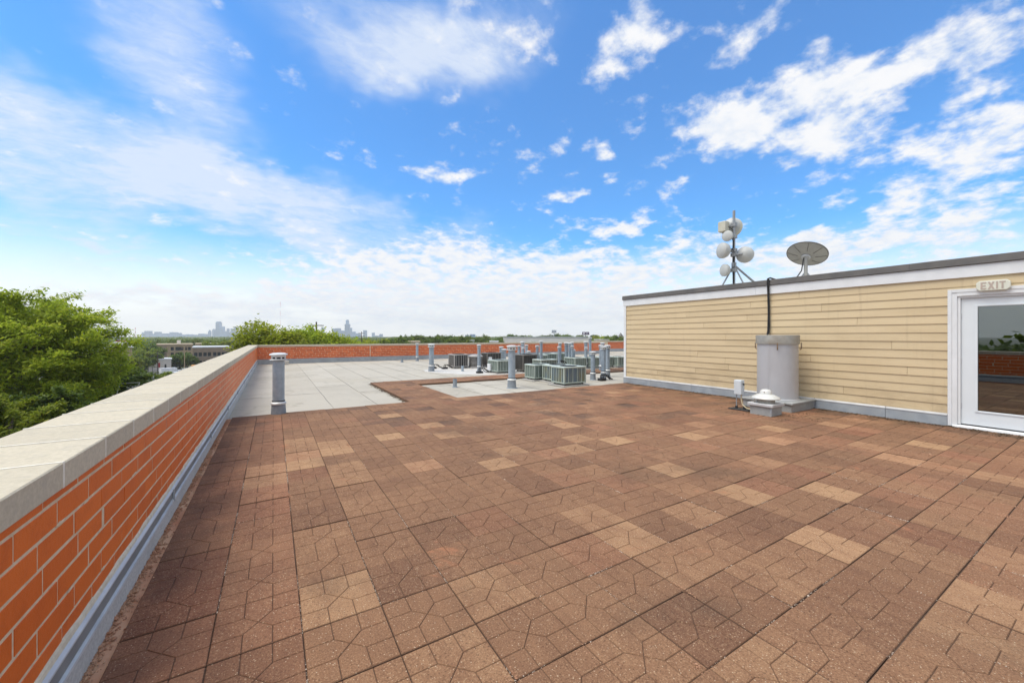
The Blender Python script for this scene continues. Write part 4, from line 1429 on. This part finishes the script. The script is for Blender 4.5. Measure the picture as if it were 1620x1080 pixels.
def crown_centers(n, rx, rz, lobes=9, shell=.55):
    """points in a lumpy crown: lobes set round a core, mostly near their skins"""
    out = []
    lob = []
    for i in range(lobes):
        a = RNG.uniform(0, 2 * np.pi)
        e = RNG.uniform(-.5, 1.0)
        q = RNG.uniform(.35, .72)
        lob.append((np.array([math.cos(a) * math.cos(e) * rx * q, math.sin(a) * math.cos(e) * rx * q, math.sin(e) * rz * q]), RNG.uniform(.30, .52)))
    lob.append((np.zeros(3), .6))
    while len(out) < n:
        c, r = lob[RNG.integers(len(lob))]
        d = RNG.normal(0, 1, 3)
        d /= np.linalg.norm(d)
        rad = r * (shell + (1 - shell) * RNG.random() ** .5)
        out.append(c + d * rad * np.array([rx, rx, rz]))
    return np.array(out)


def big_tree(label, x, y, top, crown_r, crown_h, leaves, m, group, nlimb=26, size=.11, per=46):
    """near tree: trunk, forking limbs, layered sprays of small leaves along every twig"""
    t = thing('street_tree', label, 'tree', (x, y, GZ), group=group)
    H = top - GZ
    z0 = H - crown_h
    wood = MB()
    wood.tube([(0, 0, 0), (.15, .1, z0 * .5), (.1, -.1, z0), (0, 0, z0 + crown_h * .35)], [.42, .33, .26, .14], 10)
    tips = []
    zc = H - crown_h * .55
    for i in range(nlimb):
        f = (i + .5) / nlimb
        a = 2 * math.pi * (i * .381966) + RNG.uniform(-.15, .15)
        sz = -.75 + 1.75 * f                                  # from low skirts to the crown's top
        cr = math.sqrt(max(0.0, 1 - sz * sz)) if sz > 0 else math.sqrt(max(0.0, 1 - (sz * .8) ** 2))
        g = RNG.uniform(.80, 1.06)
        pe = (math.cos(a) * crown_r * cr * g, math.sin(a) * crown_r * cr * g, zc + sz * crown_h * (.55 if sz > 0 else .5) * g)
        zs = max(z0 * .8, min(zc + .2 * crown_h, pe[2] - crown_h * .25))
        pm = (pe[0] * .45, pe[1] * .45, zs + (pe[2] - zs) * .6)
        wood.tube([(0, 0, zs), pm, pe], [.12, .07, .02], 6)
        for q in range(10):
            s = .30 + .70 * q / 9
            bx = [pm[j] + (pe[j] - pm[j]) * (s - .45) / .55 if s > .45 else (0, 0, zs)[j] + (pm[j] - (0, 0, zs)[j]) * s / .45 for j in range(3)]
            a2 = a + RNG.uniform(-1.5, 1.5)
            L = crown_r * RNG.uniform(.14, .30)
            en = (bx[0] + math.cos(a2) * L, bx[1] + math.sin(a2) * L, bx[2] + RNG.uniform(-.2, .6) * L)
            wood.tube([bx, en], [.03, .008], 4)
            for w_ in (.25, .5, .75, 1.0, 1.12):
                tips.append([bx[j] * (1 - w_) + en[j] * w_ for j in range(3)])
    wood.build('trunk', M['bark'], t)
    tips = np.array(tips)
    spread = np.stack([RNG.uniform(.16, .34, len(tips)), RNG.uniform(.16, .34, len(tips)), RNG.uniform(.12, .26, len(tips))], -1) * (crown_r / 5.5)
    V, F = leaf_cloud(tips, spread, per, size)
    link('crown', mesh_np('crown', V, F, M[m]), t)
    return t


NG = 'street trees beyond the left parapet'
x, y = spot(34, 29)
big_tree('large yellow-green tree filling the left edge above the coping', x, y, high(458, 29), 5.5, 10.5, 0, 'leaf_near', NG, 60, .145, 36)
x, y = spot(-190, 27)
big_tree('yellow-green tree cut off by the left frame edge', x, y, high(446, 27), 5.0, 11, 0, 'leaf_near', NG, 34, .16, 28)
x, y = spot(150, 36)
big_tree('darker green tree low behind the big yellow-green one', x, y, high(570, 36), 4.8, 7.5, 0, 'leaf_dark', NG, 34, .17, 32)
x, y = spot(10, 21)
big_tree('bright lime young tree just below the coping at left', x, y, high(618, 21), 3.0, 7, 0, 'leaf_lime', NG, 24, .13, 34)
x, y = spot(95, 25)
big_tree('shadowy olive tree between lime tree and dark tree', x, y, high(622, 25), 3.2, 7, 0, 'leaf_dark', NG, 24, .14, 34)


def crown_mesh(kind, rx, rz, n, per, size, m):
    c = crown_centers(n, rx, rz, lobes=RNG.integers(7, 12))
    sp_ = np.full((n, 3), 1.0) * np.array([rx, rx, rz]) * .085
    V, F = leaf_cloud(c, sp_, per, size, .6)
    return mesh_np('crown', V, F, m)


def trunk_mesh(h, r):
    b = MB()
    b.tube([(0, 0, 0), (.1, 0, h * .5), (0, 0, h)], [r, r * .7, r * .3], 7)
    for k in range(4):
        a = k * 1.6
        b.tube([(0, 0, h * .55), (math.cos(a) * h * .12, math.sin(a) * h * .12, h * .75), (math.cos(a) * h * .2, math.sin(a) * h * .2, h * .95)], [r * .5, r * .3, r * .1], 5)
    return b.mesh('trunk', M['bark'])


CROWNS = {}
for nm, mk in (('mid', 'leaf_mid'), ('dark', 'leaf_dark'), ('lime', 'leaf_lime'), ('near', 'leaf_near')):
    CROWNS[nm] = [crown_mesh(nm, 1, 1, 260, 22, .085, M[mk]) for _ in range(3)]
TRUNK = trunk_mesh(1.0, .03)


def tree(label, x, y, top, r, rz, kind, group, hi=False, ground=GZ):
    t = thing('tree', label, 'tree', (x, y, ground), RNG.uniform(0, 6.28), group)
    me = CROWNS[kind][RNG.integers(3)] if not hi else crown_mesh(kind, 1, 1, 420, 44, .050, M['leaf_' + kind])
    o = link('crown', me, t, (0, 0, top - ground - rz))
    o.scale = (r, r, rz)
    o = link('trunk', TRUNK, t)
    o.scale = (8 + r, 8 + r, top - ground - rz * .6)
    return t


MG = 'trees standing just beyond the far parapet'
for (u, tt, v, r, lab) in ((432, 52, 510, 4.6, 'leftmost round green tree behind the corner of the parapets'), (470, 55, 508, 4.4, 'tallest middle tree above the far parapet'),
                           (512, 57, 514, 4.4, 'third tree above far parapet next to the right towers'), (545, 62, 529, 3.6, 'lower green tree in front of the tallest right tower'),
                           (497, 48, 537, 2.6, 'small lime crown poking over the far parapet'), (580, 75, 531, 4.2, 'low spreading tree right of the tallest tower')):
    x, y = spot(u, tt)
    tree(lab, x, y, high(v, tt), r, 4.6 if r > 3 else 3, 'lime' if 'lime' in lab else 'near', MG, hi=True)

TG = 'trees of the distant tree belt'
zones = [  # u0, u1, t0, t1, n, top v range, kinds, label
    (205, 252, 200, 320, 9, (536, 541), ('dark', 'mid'), 'dark tree from the left between pale shed and tan block'),
    (212, 245, 165, 185, 3, (549, 553), ('lime', 'mid'), 'light green tree from the left before tan block'),
    (252, 330, 230, 420, 14, (534, 539), ('mid', 'dark', 'mid'), 'tree from the left behind the tan three-storey block'),
    (330, 400, 200, 330, 11, (534, 539), ('lime', 'mid', 'lime'), 'yellow-green tree from the left behind the brown block'),
    (560, 640, 110, 260, 16, (531, 537), ('lime', 'near', 'mid'), 'tree from the left of those under the right skyline'),
    (630, 720, 160, 420, 20, (528.5, 533), ('mid', 'dark', 'mid'), 'tree from the left over the middle of far parapet'),
    (700, 800, 160, 420, 20, (528.5, 533), ('mid', 'dark', 'mid'), 'tree from the left of those before the white warehouse'),
    (800, 945, 300, 480, 14, (527, 530), ('mid', 'dark'), 'tree from the left showing over the warehouse roof'),
    (935, 985, 200, 380, 12, (530, 534), ('mid', 'near'), 'tree from the left between warehouse and penthouse'),
]
ORD = ('first', 'second', 'third', 'fourth', 'fifth', 'sixth', 'seventh', 'eighth', 'ninth', 'tenth', 'eleventh', 'twelfth')
for (u0, u1, t0, t1, n, (va, vb), kinds, lab) in zones:
    n = min(n, 12)
    for i in range(n):
        u = u0 + (u1 - u0) * (i + RNG.uniform(.3, .7)) / n
        tt = RNG.uniform(t0, t1 * .75 + t0 * .25)
        x, y = spot(u, tt)
        top = high(RNG.uniform(va, vb), tt)
        r = RNG.uniform(4.2, 6.5)
        tree(ORD[i] + ' ' + lab, x, y, top, r, min(RNG.uniform(4.5, 6.5), (top - GZ) * .45), kinds[RNG.integers(len(kinds))], TG)
for (u, tt, v, r, kd, lab) in ((196, 118, 562, 4.2, 'lime', 'lime tree hiding the foot of the pale shed'), (212, 125, 560, 4.0, 'mid', 'green tree between the pale shed and the red sign'),
                               (222, 168, 541, 6.0, 'dark', 'big dark tree right of the pale shed'), (236, 175, 540, 5.5, 'dark', 'big dark tree left of the tan block'),
                               (228, 158, 554, 4.5, 'lime', 'light green tree above the red sign'), (243, 160, 556, 3.6, 'mid', 'green tree behind the white shop left end'),
                               (262, 120, 586, 2.4, 'lime', 'low lime bush before the white shop'), (300, 160, 560, 3.0, 'dark', 'dark tree at the corner of the brown block')):
    x, y = spot(u, tt)
    tree(lab, x, y, high(v, tt), r, r * .95, kd, TG)
for (u, tt, v, r, lab) in ((712, 190, 527.5, 4.5, 'tallest dark tree of the belt left of the small blue tower'), (842, 250, 539.5, 3.2, 'right dark shrub-like tree before the white warehouse'),
                           (812, 245, 541, 2.6, 'left dark shrub-like tree before the white warehouse'), (826, 245, 541, 2.4, 'dark tree between the two shrubs before the warehouse'),
                           (886, 250, 541.5, 2.4, 'small dark tree before the middle of the warehouse'), (283, 172, 556, 4.6, 'dark round tree before the windows of the tan block')):
    x, y = spot(u, tt)
    tree(lab, x, y, high(v, tt), r, r * .95, 'dark', TG)
# street trees along the left side, seen mirrored in the door glass
MIR = ('nearest the glass', 'seen at the left of the pane', 'in the middle of the pane', 'beyond the right edge', 'far back at left', 'tallest and farthest')
for i, (x, y, top, r) in enumerate(((-34, 4.0, 1.4, 5.2), (-36, 11.5, 1.0, 5.4), (-44, 7.5, 1.9, 6.0), (-38, -4, 1.2, 5.4), (-56, 16, 1.7, 6.5), (-64, 3, 2.6, 7))):
    tree('street tree mirrored in door glass, ' + MIR[i], x, y, top, r, 5.0, 'dark', 'trees mirrored in the door glass')
# far-off woods to the horizon
cs, sp_ = [], []
for _ in range(5200):
    tt = 430 * math.exp(RNG.uniform(0, 1.75))
    u = RNG.uniform(120, 1000)
    x, y = spot(u, tt)
    cs.append((x, y, GZ + RNG.uniform(3, 9.5)))
    q = tt / 430
    sp_.append((4.5 * q, 4.5 * q, 1.1))
V, F = leaf_cloud(np.array(cs), np.array(sp_), 14, 1.6, .7)
structure(link('distant_woods', mesh_np('distant_woods', V, F, M['leaf_mid'])), 'stuff')


# ================================================================== town buildings
def place_rz(u, d):
    """angle that turns a local x axis to run square across the line of sight at column u"""
    x, y = spot(u, d)
    return math.atan2(-x, y)


def block(name, label, cat, u0, u1, depth, vtop, m, dm=14, rows=(), cols=(), roof=None, group=None, parapet=None, zbase=GZ):
    mid = Vector(spot((u0 + u1) / 2, depth))
    tn = Vector((mid.y, -mid.x)).normalized()
    ends = []
    for uu in (u0, u1):
        q = Vector(spot(uu, 1.0)).normalized()
        ends.append(q * (mid.length / q.dot(mid.normalized())))
    a, c_ = ends
    ang = math.atan2(c_.y - a.y, c_.x - a.x)
    w = (c_ - a).length
    top = high(vtop, depth)
    h = top - zbase
    t = thing(name, label, cat, (a.x, a.y, zbase), ang, group)
    MB().box((0, 0, 0), (w, dm, h)).build('wall', m, t)
    if roof is not None:
        MB().box((-.25, -.25, h), (w + .25, dm + .25, h + .45)).build('roof', roof, t)
    for fz in rows:
        for fx in cols:
            wo = MB().box((fx * w - .55, -.05, fz * h - .8), (fx * w + .55, .05, fz * h + .8)).build('window', M['window'], t)
            MB().box((fx * w - .70, -.10, fz * h - .95), (fx * w + .70, .02, fz * h - .82)).build('sill', M['concrete'], wo)
    return t, w, h


t, w, h = block('apartment_block', 'tan three-storey brick block with dark windows left of brown block', 'building', 248, 305, 190, 545.5, M['tan_wall'], 20, (.30, .55, .82), (.42, .55, .62, .69, .80, .9), M['tan_roof'])
MB().box((.0, -.12, 0), (w * .27, -.02, h - .3)).build('side_bay', M['brown_wall'], t)
MB().box((w * .55, 6, h + .45), (w * .66, 9, h + 2.2)).build('roof_hatch', M['pale_wall'], t)
t, w, h = block('long_block', 'long low brown brick block with white roof edge behind coping', 'building', 305, 362, 168, 549.6, M['brown_wall'], 16, (.35, .7), (.08, .2, .33, .45, .6, .72, .84, .94), M['white'])
MB().box((w * .99, 2, h - 3.2), (w * 1.35, 14, h - .4)).build('lower_wing', M['brown_wall'], t)
block('stair_tower', 'dark grey roof tower standing behind the brown block', 'building', 366, 372, 175, 538.5, M['roof_edge'], 4, (), (), M['grey_roof'])
block('flat_roof_hall', 'tan flat roof showing behind the long brown block', 'building', 309, 352, 235, 544.2, M['tan_wall'], 20, (), (), M['tan_roof'])
t, w, h = block('shed', 'pale shed with sloping grey roof half hidden by the big tree', 'building', 172, 209, 140, 549.5, M['tan_wall'], 8, (.55,), (.35, .8))
MB().add([(-.6, -.8, h), (w + .5, -.8, h), (w - 1.6, 4, h + 2.0), (.8, 4, h + 2.0), (-.6, 8.6, h), (w + .5, 8.6, h)], [(0, 1, 2, 3), (3, 2, 5, 4), (1, 5, 2), (0, 3, 4), (0, 4, 5, 1)]).build('roof', M['grey_roof'], t)
block('brick_house', 'red roofed house behind the pale shed', 'building', 182, 207, 190, 538, M['red_wall'], 10, (.6,), (.3, .7), M['grey_roof'])
t, w, h = block('white_shop', 'low white commercial building behind the parked trucks', 'building', 235, 271, 160, 569, M['pale_wall'], 10, (), (), M['white'])
MB().box((w * .42, -.06, h * .35), (w * .50, .02, h * .75)).build('poster', M['red'], t)
MB().box((w * .70, -.06, .1), (w * .78, .02, h * .6)).build('door', M['window'], t)
block('red_shop', 'low red building left of the white shop', 'building', 203, 224, 165, 570, M['red_wall'], 9, (.5,), (.3, .7), M['grey_roof'])

# warehouse and small roofs beyond the far parapet
t, w, h = block('warehouse', 'long white windowless warehouse beyond the far parapet', 'building', 796, 932, 270, 534.2, M['pale_wall'], 40, (), (), M['grey_roof'])
MB().box((w, 3, 0), (w + 3.5, 30, h - .3)).build('end_bay', M['grey_roof'], t)
block('hangar', 'cream low-pitched roof right of the warehouse', 'building', 940, 972, 210, 538.0, M['tan_roof'], 18, (), (), M['coat'])
block('garage', 'small white roof box left of the warehouse', 'building', 775, 788, 180, 540.6, M['pale_wall'], 8, (), (), M['white'])
block('house', 'grey roofed house between the trees left of warehouse', 'building', 733, 750, 185, 539.2, M['grey_roof'], 9, (), (), M['grey_roof'])
block('house', 'tan roof over the middle of the far parapet', 'building', 634, 664, 150, 541.5, M['tan_wall'], 12, (), (), M['tan_roof'])
block('house', 'grey gabled roof left of the tan one over parapet', 'building', 619, 632, 150, 540.8, M['grey_roof'], 9, (), (), M['grey_roof'])
t, w, h = block('church_tower', 'narrow brown tower beside the penthouse corner trim', 'tower', 979, 985, 300, 531.5, M['brown_wall'], 3)
MB().lathe([(1.9, 0), (.9, 1.4), (.1, 2.6)], 8, (w / 2, 1.5, h)).build('spire', M['roof_edge'], t)


def billboard(label, u, depth, va, vb, w, m, posts=1):
    x, y = spot(u, depth)
    t = thing('billboard', label, 'billboard', (x, y, GZ), place_rz(u, depth), 'billboards on the skyline')
    za, zb = high(va, depth) - GZ, high(vb, depth) - GZ
    MB().box((-w / 2, -.3, zb), (w / 2, .3, za)).build('panel', m, t)
    MB().box((-w / 2 - .15, -.36, zb - .35), (w / 2 + .15, .36, zb)).build('catwalk', M['roof_edge'], t)
    MB().tube([(0, 0, 0), (0, 0, zb)], .22, 8).build('post', M['steel'], t)
    return t, za, zb


billboard('grey billboard on a tall pole above the warehouse', 876.5, 290, 522, 525.8, 3.4, M['flash_grey'])
t, za, zb = billboard('dark purple billboard with pale print above warehouse end', 926.5, 290, 525, 529, 5.2, M['purple'])
MB().box((-1.9, -.34, zb + .5), (-.6, -.301, za - .6)).build('print', M['white'], t)
MB().box((.5, -.34, zb + .5), (1.5, -.301, za - .5)).build('print', M['flash_grey'], t)

# red pole sign
x, y = spot(228, 150)
t = thing('pole_sign', 'red and white shop sign on posts left of white shop', 'sign', (x, y, GZ), place_rz(228, 150))
za, zb = high(567, 150) - GZ, high(575.5, 150) - GZ
MB().box((-1.0, -.2, zb), (1.0, .2, za), bev=.05).build('panel', M['red'], t)
MB().box((-.8, -.24, zb + .95), (.8, -.201, zb + 1.35)).build('stripe', M['white'], t)
for k in (-1.15, 1.15):
    MB().tube([(k, 0, 0), (k, 0, za + .1)], .12, 8).build('post', M['roof_edge'], t)
x, y = spot(245, 148)
t = thing('frame_sign', 'empty dark sign frame on two legs before the white shop', 'sign', (x, y, GZ), place_rz(245, 148))
MB().box((-.75, -.1, 2.5), (.75, .1, 2.7)).box((-.75, -.1, 1.4), (.75, .1, 1.55)).build('rail', M['roof_edge'], t)
for k in (-.7, .7):
    MB().tube([(k, 0, 0), (k, 0, 2.7)], .1, 6).build('leg', M['roof_edge'], t)
# orange canopy
x, y = spot(317, 150)
t = thing('canopy', 'orange flat canopy on posts before the brown block', 'canopy', (x, y, GZ), place_rz(317, 150))
MB().box((-2.7, -2, 2.6), (2.7, 2, 3.4), bev=.08).build('roof', M['orange'], t)
for k in (-2.2, 2.2):
    for q in (-1.6, 1.6):
        MB().tube([(k, q, 0), (k, q, 2.6)], .09, 6).build('post', M['steel'], t)


# utility poles and wires
def pole(label, u, depth, vtop, arms=1, m='bark'):
    x, y = spot(u, depth)
    t = thing('utility_pole', label, 'pole', (x, y, GZ), place_rz(u, depth) + .4, 'utility poles along the street')
    h = high(vtop, depth) - GZ
    MB().tube([(0, 0, 0), (0, 0, h)], [.17, .11], 8).build('post', M[m], t)
    for k in range(arms):
        MB().box((-1.1, -.06, h - .6 - k * .9), (1.1, .06, h - .48 - k * .9)).build('crossarm', M[m], t)
    return Vector((x, y, GZ + h - .5))


pa = pole('tan wooden utility pole in front of tan block', 292, 150, 548, 2, 'tan_wall')
pb = pole('dark utility pole beside the white shop', 249.5, 150, 556, 1)
pc = pole('utility pole at the left of the red sign', 218, 128, 562, 1)
pd = pole('thin pole rising among trees above far parapet', 500.5, 60, 509, 1)
pe = pole('utility pole seen right of the right skyline', 572, 130, 524.5, 2)
for lab, a, c_ in (('overhead wire between the two poles by the white shop', pa, pb), ('overhead wire from white shop pole towards the red sign', pb, pc)):
    b = MB()
    for s_ in (-.9, .9):
        pts = [a.lerp(c_, q / 10) + Vector((0, s_, -.9 * math.sin(math.pi * q / 10))) for q in range(11)]
        b.tube(pts, .025, 4)
    tag(b.build('wire', M['black']), lab, 'wire', 'overhead wires along the street')
# pale lamp post with slanting arms below the coping line
x, y = spot(183, 34)
t = thing('lamp_post', 'pale slanting lamp brackets just above the coping before dark tree', 'lamp post', (x, y, GZ), place_rz(183, 34))
zt = high(607, 34) - GZ
MB().tube([(0, 0, 0), (0, 0, zt - 1.2), (.25, 0, zt)], [.06, .05, .035], 8).build('post', M['dish'], t)
MB().tube([(.25, 0, zt), (1.5, 0, zt)], .025, 6).build('arm', M['dish'], t)
MB().tube([(1.2, 0, zt - 1.1), (1.5, 0, zt)], .04, 6).build('brace', M['dish'], t)
# radio masts
for (lab, u, depth, v, w_) in (('tall thin red and white radio mast behind the middle trees', 443.5, 1500, 477, 2.4), ('short thin mast left of the left skyline', 214, 900, 518, 1.2)):
    x, y = spot(u, depth)
    t = thing('radio_mast', lab, 'radio mast', (x, y, GZ), group='radio masts on the horizon')
    H_ = high(v, depth) - GZ
    seg = 8
    for k in range(seg):
        b = MB()
        za, zb = H_ * k / seg, H_ * (k + 1) / seg
        for q in range(3):
            a = 2 * math.pi * q / 3
            b.tube([(math.cos(a) * w_ * .5, math.sin(a) * w_ * .5, za), (math.cos(a) * w_ * .5, math.sin(a) * w_ * .5, zb)], .16, 4)
        nb = 6
        for q in range(nb):
            a0, a1 = 2 * math.pi * (q % 3) / 3, 2 * math.pi * ((q + 1) % 3) / 3
            b.tube([(math.cos(a0) * w_ * .5, math.sin(a0) * w_ * .5, za + (zb - za) * q / nb), (math.cos(a1) * w_ * .5, math.sin(a1) * w_ * .5, za + (zb - za) * (q + 1) / nb)], .1, 4)
        b.build('mast_section', M['red' if k % 2 else 'white'], t)


# vehicles
def vehicle(label, u, depth, kind, m, turn=0.0):
    x, y = spot(u, depth)
    t = thing('parked_car' if kind == 'car' else 'parked_truck', label, 'car' if kind == 'car' else 'truck', (x, y, GZ + .01), place_rz(u, depth) + turn, 'vehicles parked by the white shop')
    L, W = (4.4, 1.8) if kind == 'car' else (6.6, 2.2)

    def shell(name, prof, mm, w=W):
        n = len(prof)
        V = [(p, -w / 2, z) for p, z in prof] + [(p, w / 2, z) for p, z in prof]
        F = [tuple(reversed(range(n))), tuple(range(n, 2 * n))] + [(i, (i + 1) % n, n + (i + 1) % n, n + i) for i in range(n)]
        o = put(name, V, F, mm, t)
        recalc(o.data)
        return o
    if kind == 'car':
        shell('body', [(-2.2, .35), (2.2, .35), (2.2, .75), (1.2, .92), (-1.9, .95), (-2.2, .8)], m)
        shell('cabin', [(-1.75, .94), (.95, .92), (.35, 1.42), (-1.2, 1.44)], M['window'], W * .88)
        shell('roof', [(-1.22, 1.43), (.36, 1.41), (.30, 1.47), (-1.15, 1.48)], m, W * .86)
    else:
        shell('cargo_box', [(-3.3, .75), (1.2, .75), (1.2, 2.9), (-3.3, 2.9)], m)
        shell('cab', [(1.3, .5), (3.3, .5), (3.3, 1.25), (2.75, 1.95), (1.3, 2.0)], m)
        shell('windscreen', [(2.78, 1.9), (3.25, 1.28), (3.29, 1.30), (2.82, 1.93)], M['window'], W * .85)
        shell('chassis', [(-3.3, .5), (1.28, .5), (1.28, .74), (-3.3, .74)], M['roof_edge'], W * .7)
    for sx_ in (-L * .31, L * .31):
        for sy_ in (-W / 2 + .02, W / 2 - .22):
            o = MB().lathe([(.33, 0), (.33, .2)], 14, (sx_, sy_, .33), (0, 1, 0)).build('wheel', M['tyre'], t)
            MB().lathe([(.18, -.01), (.18, .21)], 10, (sx_, sy_, .33), (0, 1, 0)).build('rim', M['steel'], o)
    for sy_ in (-W * .36, W * .36):
        MB().box((L / 2 - .01, sy_ - .14, .58), (L / 2 + .02, sy_ + .14, .70)).build('headlight', M['lamp'], t)
    return t


vehicle('white box truck closest to the white shop', 272, 143, 'truck', M['car_white'], .3)
vehicle('white box truck nearest the coping right of the poles', 287, 128, 'truck', M['car_white'], .9)
vehicle('white van-like truck left of the orange canopy', 297, 140, 'truck', M['car_white'], 2.6)
vehicle('dark car parked in front of the white shop', 262, 138, 'car', M['car_dark'], .2)
vehicle('grey car parked behind the nearest white truck', 280, 150, 'car', M['car_grey'], .5)
vehicle('white car parked under the red sign', 231, 132, 'car', M['car_white'], .1)
vehicle('dark car right of the white box trucks', 304, 146, 'car', M['car_dark'], .4)

# ================================================================== skyline
SK = 3000.0
HUE = 'pale blue-grey '


def tower(label, u0, u1, v, steps=(), group='towers of the distant skyline'):
    a, c_ = Vector(spot(u0, SK)), Vector(spot(u1, SK))
    w = (c_ - a).length
    ang = math.atan2(c_.y - a.y, c_.x - a.x)
    h = high(v, SK) - GZ
    t = thing('tower', label, 'tower', (a.x, a.y, GZ), ang, group)
    d = w * .8
    MB().box((0, 0, 0), (w, d, h)).build('shaft', M['tower'], t)
    b = MB()
    nw = max(2, int(w / 7))
    for k in range(nw):
        xx = w * (k + .5) / nw
        b.box((xx - 1.2, -.5, 20), (xx + 1.2, .3, h - 6))
    b.build('window_bands', M['towerwin'], t)
    for (f0, f1, vt) in steps:
        h2 = high(vt, SK) - GZ
        MB().box((w * f0, d * .15, h), (w * f1, d * .85, h2)).build('upper_stage', M['tower'], t)
        h = h2
    return t


TW = [(224, 229, 525.3, (), 'low leftmost tower of the skyline'), (228.5, 236, 523.3, (), 'broad block second from the left of the skyline'), (239, 244, 527.5, (), 'low block left of the third big tower'),
      (244, 251, 524.6, (), 'broad tower third from the left of the skyline'), (251, 256, 527.2, (), 'low shoulder right of the third tower'), (258, 265, 527.2, (), 'wide low tower fourth from the left'),
      (268, 276.5, 525.3, (), 'broad flat-topped tower standing alone left of centre'), (280, 285, 526.5, (), 'narrow low tower right of the flat-topped one'), (288, 293, 529, (), 'lowest block between the flat-topped and the tall towers'),
      (294, 301.5, 528.6, (), 'low wide block in the gap before the tall towers'), (305, 312, 529.4, (), 'thin low strip of buildings in the gap'), (313.5, 320, 527.6, (), 'low block left of the pointed pair'), (320, 327, 528.0, (), 'low broad block next to the pointed pair'),
      (329, 332.5, 523.8, ((.25, .75, 521.8),), 'left pointed tower before the black-topped giant'), (335.5, 339.5, 521.5, ((.2, .8, 520),), 'right pointed tower beside the giant'),
      (341, 347.5, 509.5, ((.1, .9, 508.2),), 'tallest slab of the left skyline cluster'), (347.5, 353, 516.2, (), 'stepped shoulder right of the tallest left slab'), (353, 358.5, 523.5, (), 'mid tower right of the stepped shoulder'),
      (358.5, 361.5, 519.3, (), 'slim tower alone in the left cluster'), (361.5, 365, 525, (), 'low link between slim tower and twin block'), (364.5, 370.5, 519.5, (), 'left half of the twin block in left cluster'), (370, 374, 516.8, (), 'higher right half of the twin block'),
      (374, 378, 523.2, (), 'tower fading right of the twin block'), (381, 388, 522.6, (), 'flat tower left of the middle trees'), (397, 400, 517.5, (), 'slim tower glimpsed through the middle trees'), (508, 512, 518.0, (), 'block behind the crown of the middle trees'),
      (525, 531, 519.6, (), 'left block of the right skyline cluster'), (531, 537.5, 519.0, (), 'flat block left of the tallest right tower'), (537.5, 545, 522.8, (), 'low shoulder left of the tallest right tower'),
      (545.2, 552, 512.6, ((.22, .80, 506.8), (.36, .66, 505.6)), 'tallest stepped tower of the right cluster'), (553, 556.2, 518.3, (), 'slim tower right of the tallest one'), (556.5, 561.5, 524.5, (), 'low tower right of the slim one'),
      (562, 569, 527.0, (), 'long low block right of the tallest right tower'), (574.5, 579.5, 522.2, (), 'rounded tower standing right of the cluster'), (588, 592, 526.2, (), 'small tower near the right end of skyline'),
      (592, 599, 531.0, (), 'lowest strip near the right end of skyline'), (600, 604.8, 528.3, (), 'last small tower at right end of skyline')]
for (u0, u1, v, st, lab) in TW:
    tower(HUE + lab, u0, u1, v, st)
SK = 1500.0
for (u0, u1, v, lab) in ((736, 741.5, 530.0, 'left small blue-grey tower over the tree belt'), (743.5, 751.5, 528.6, 'right small blue-grey tower over the tree belt')):
    tower(lab, u0, u1, v, (), 'small towers over the tree belt')

# ================================================================== haze
hz, b, p, o = material('haze')
b.n.remove(p)
pv = b.node('ShaderNodeVolumePrincipled', {'Color': (.97, .985, 1.0), 'Density': .00021, 'Anisotropy': .2})
b.l.new(pv.outputs[0], o.inputs['Volume'])
HZ = MB().box((-5200, -5200, GZ - 1), (5200, 5200, 175)).build('haze', hz)
structure(HZ, 'stuff')
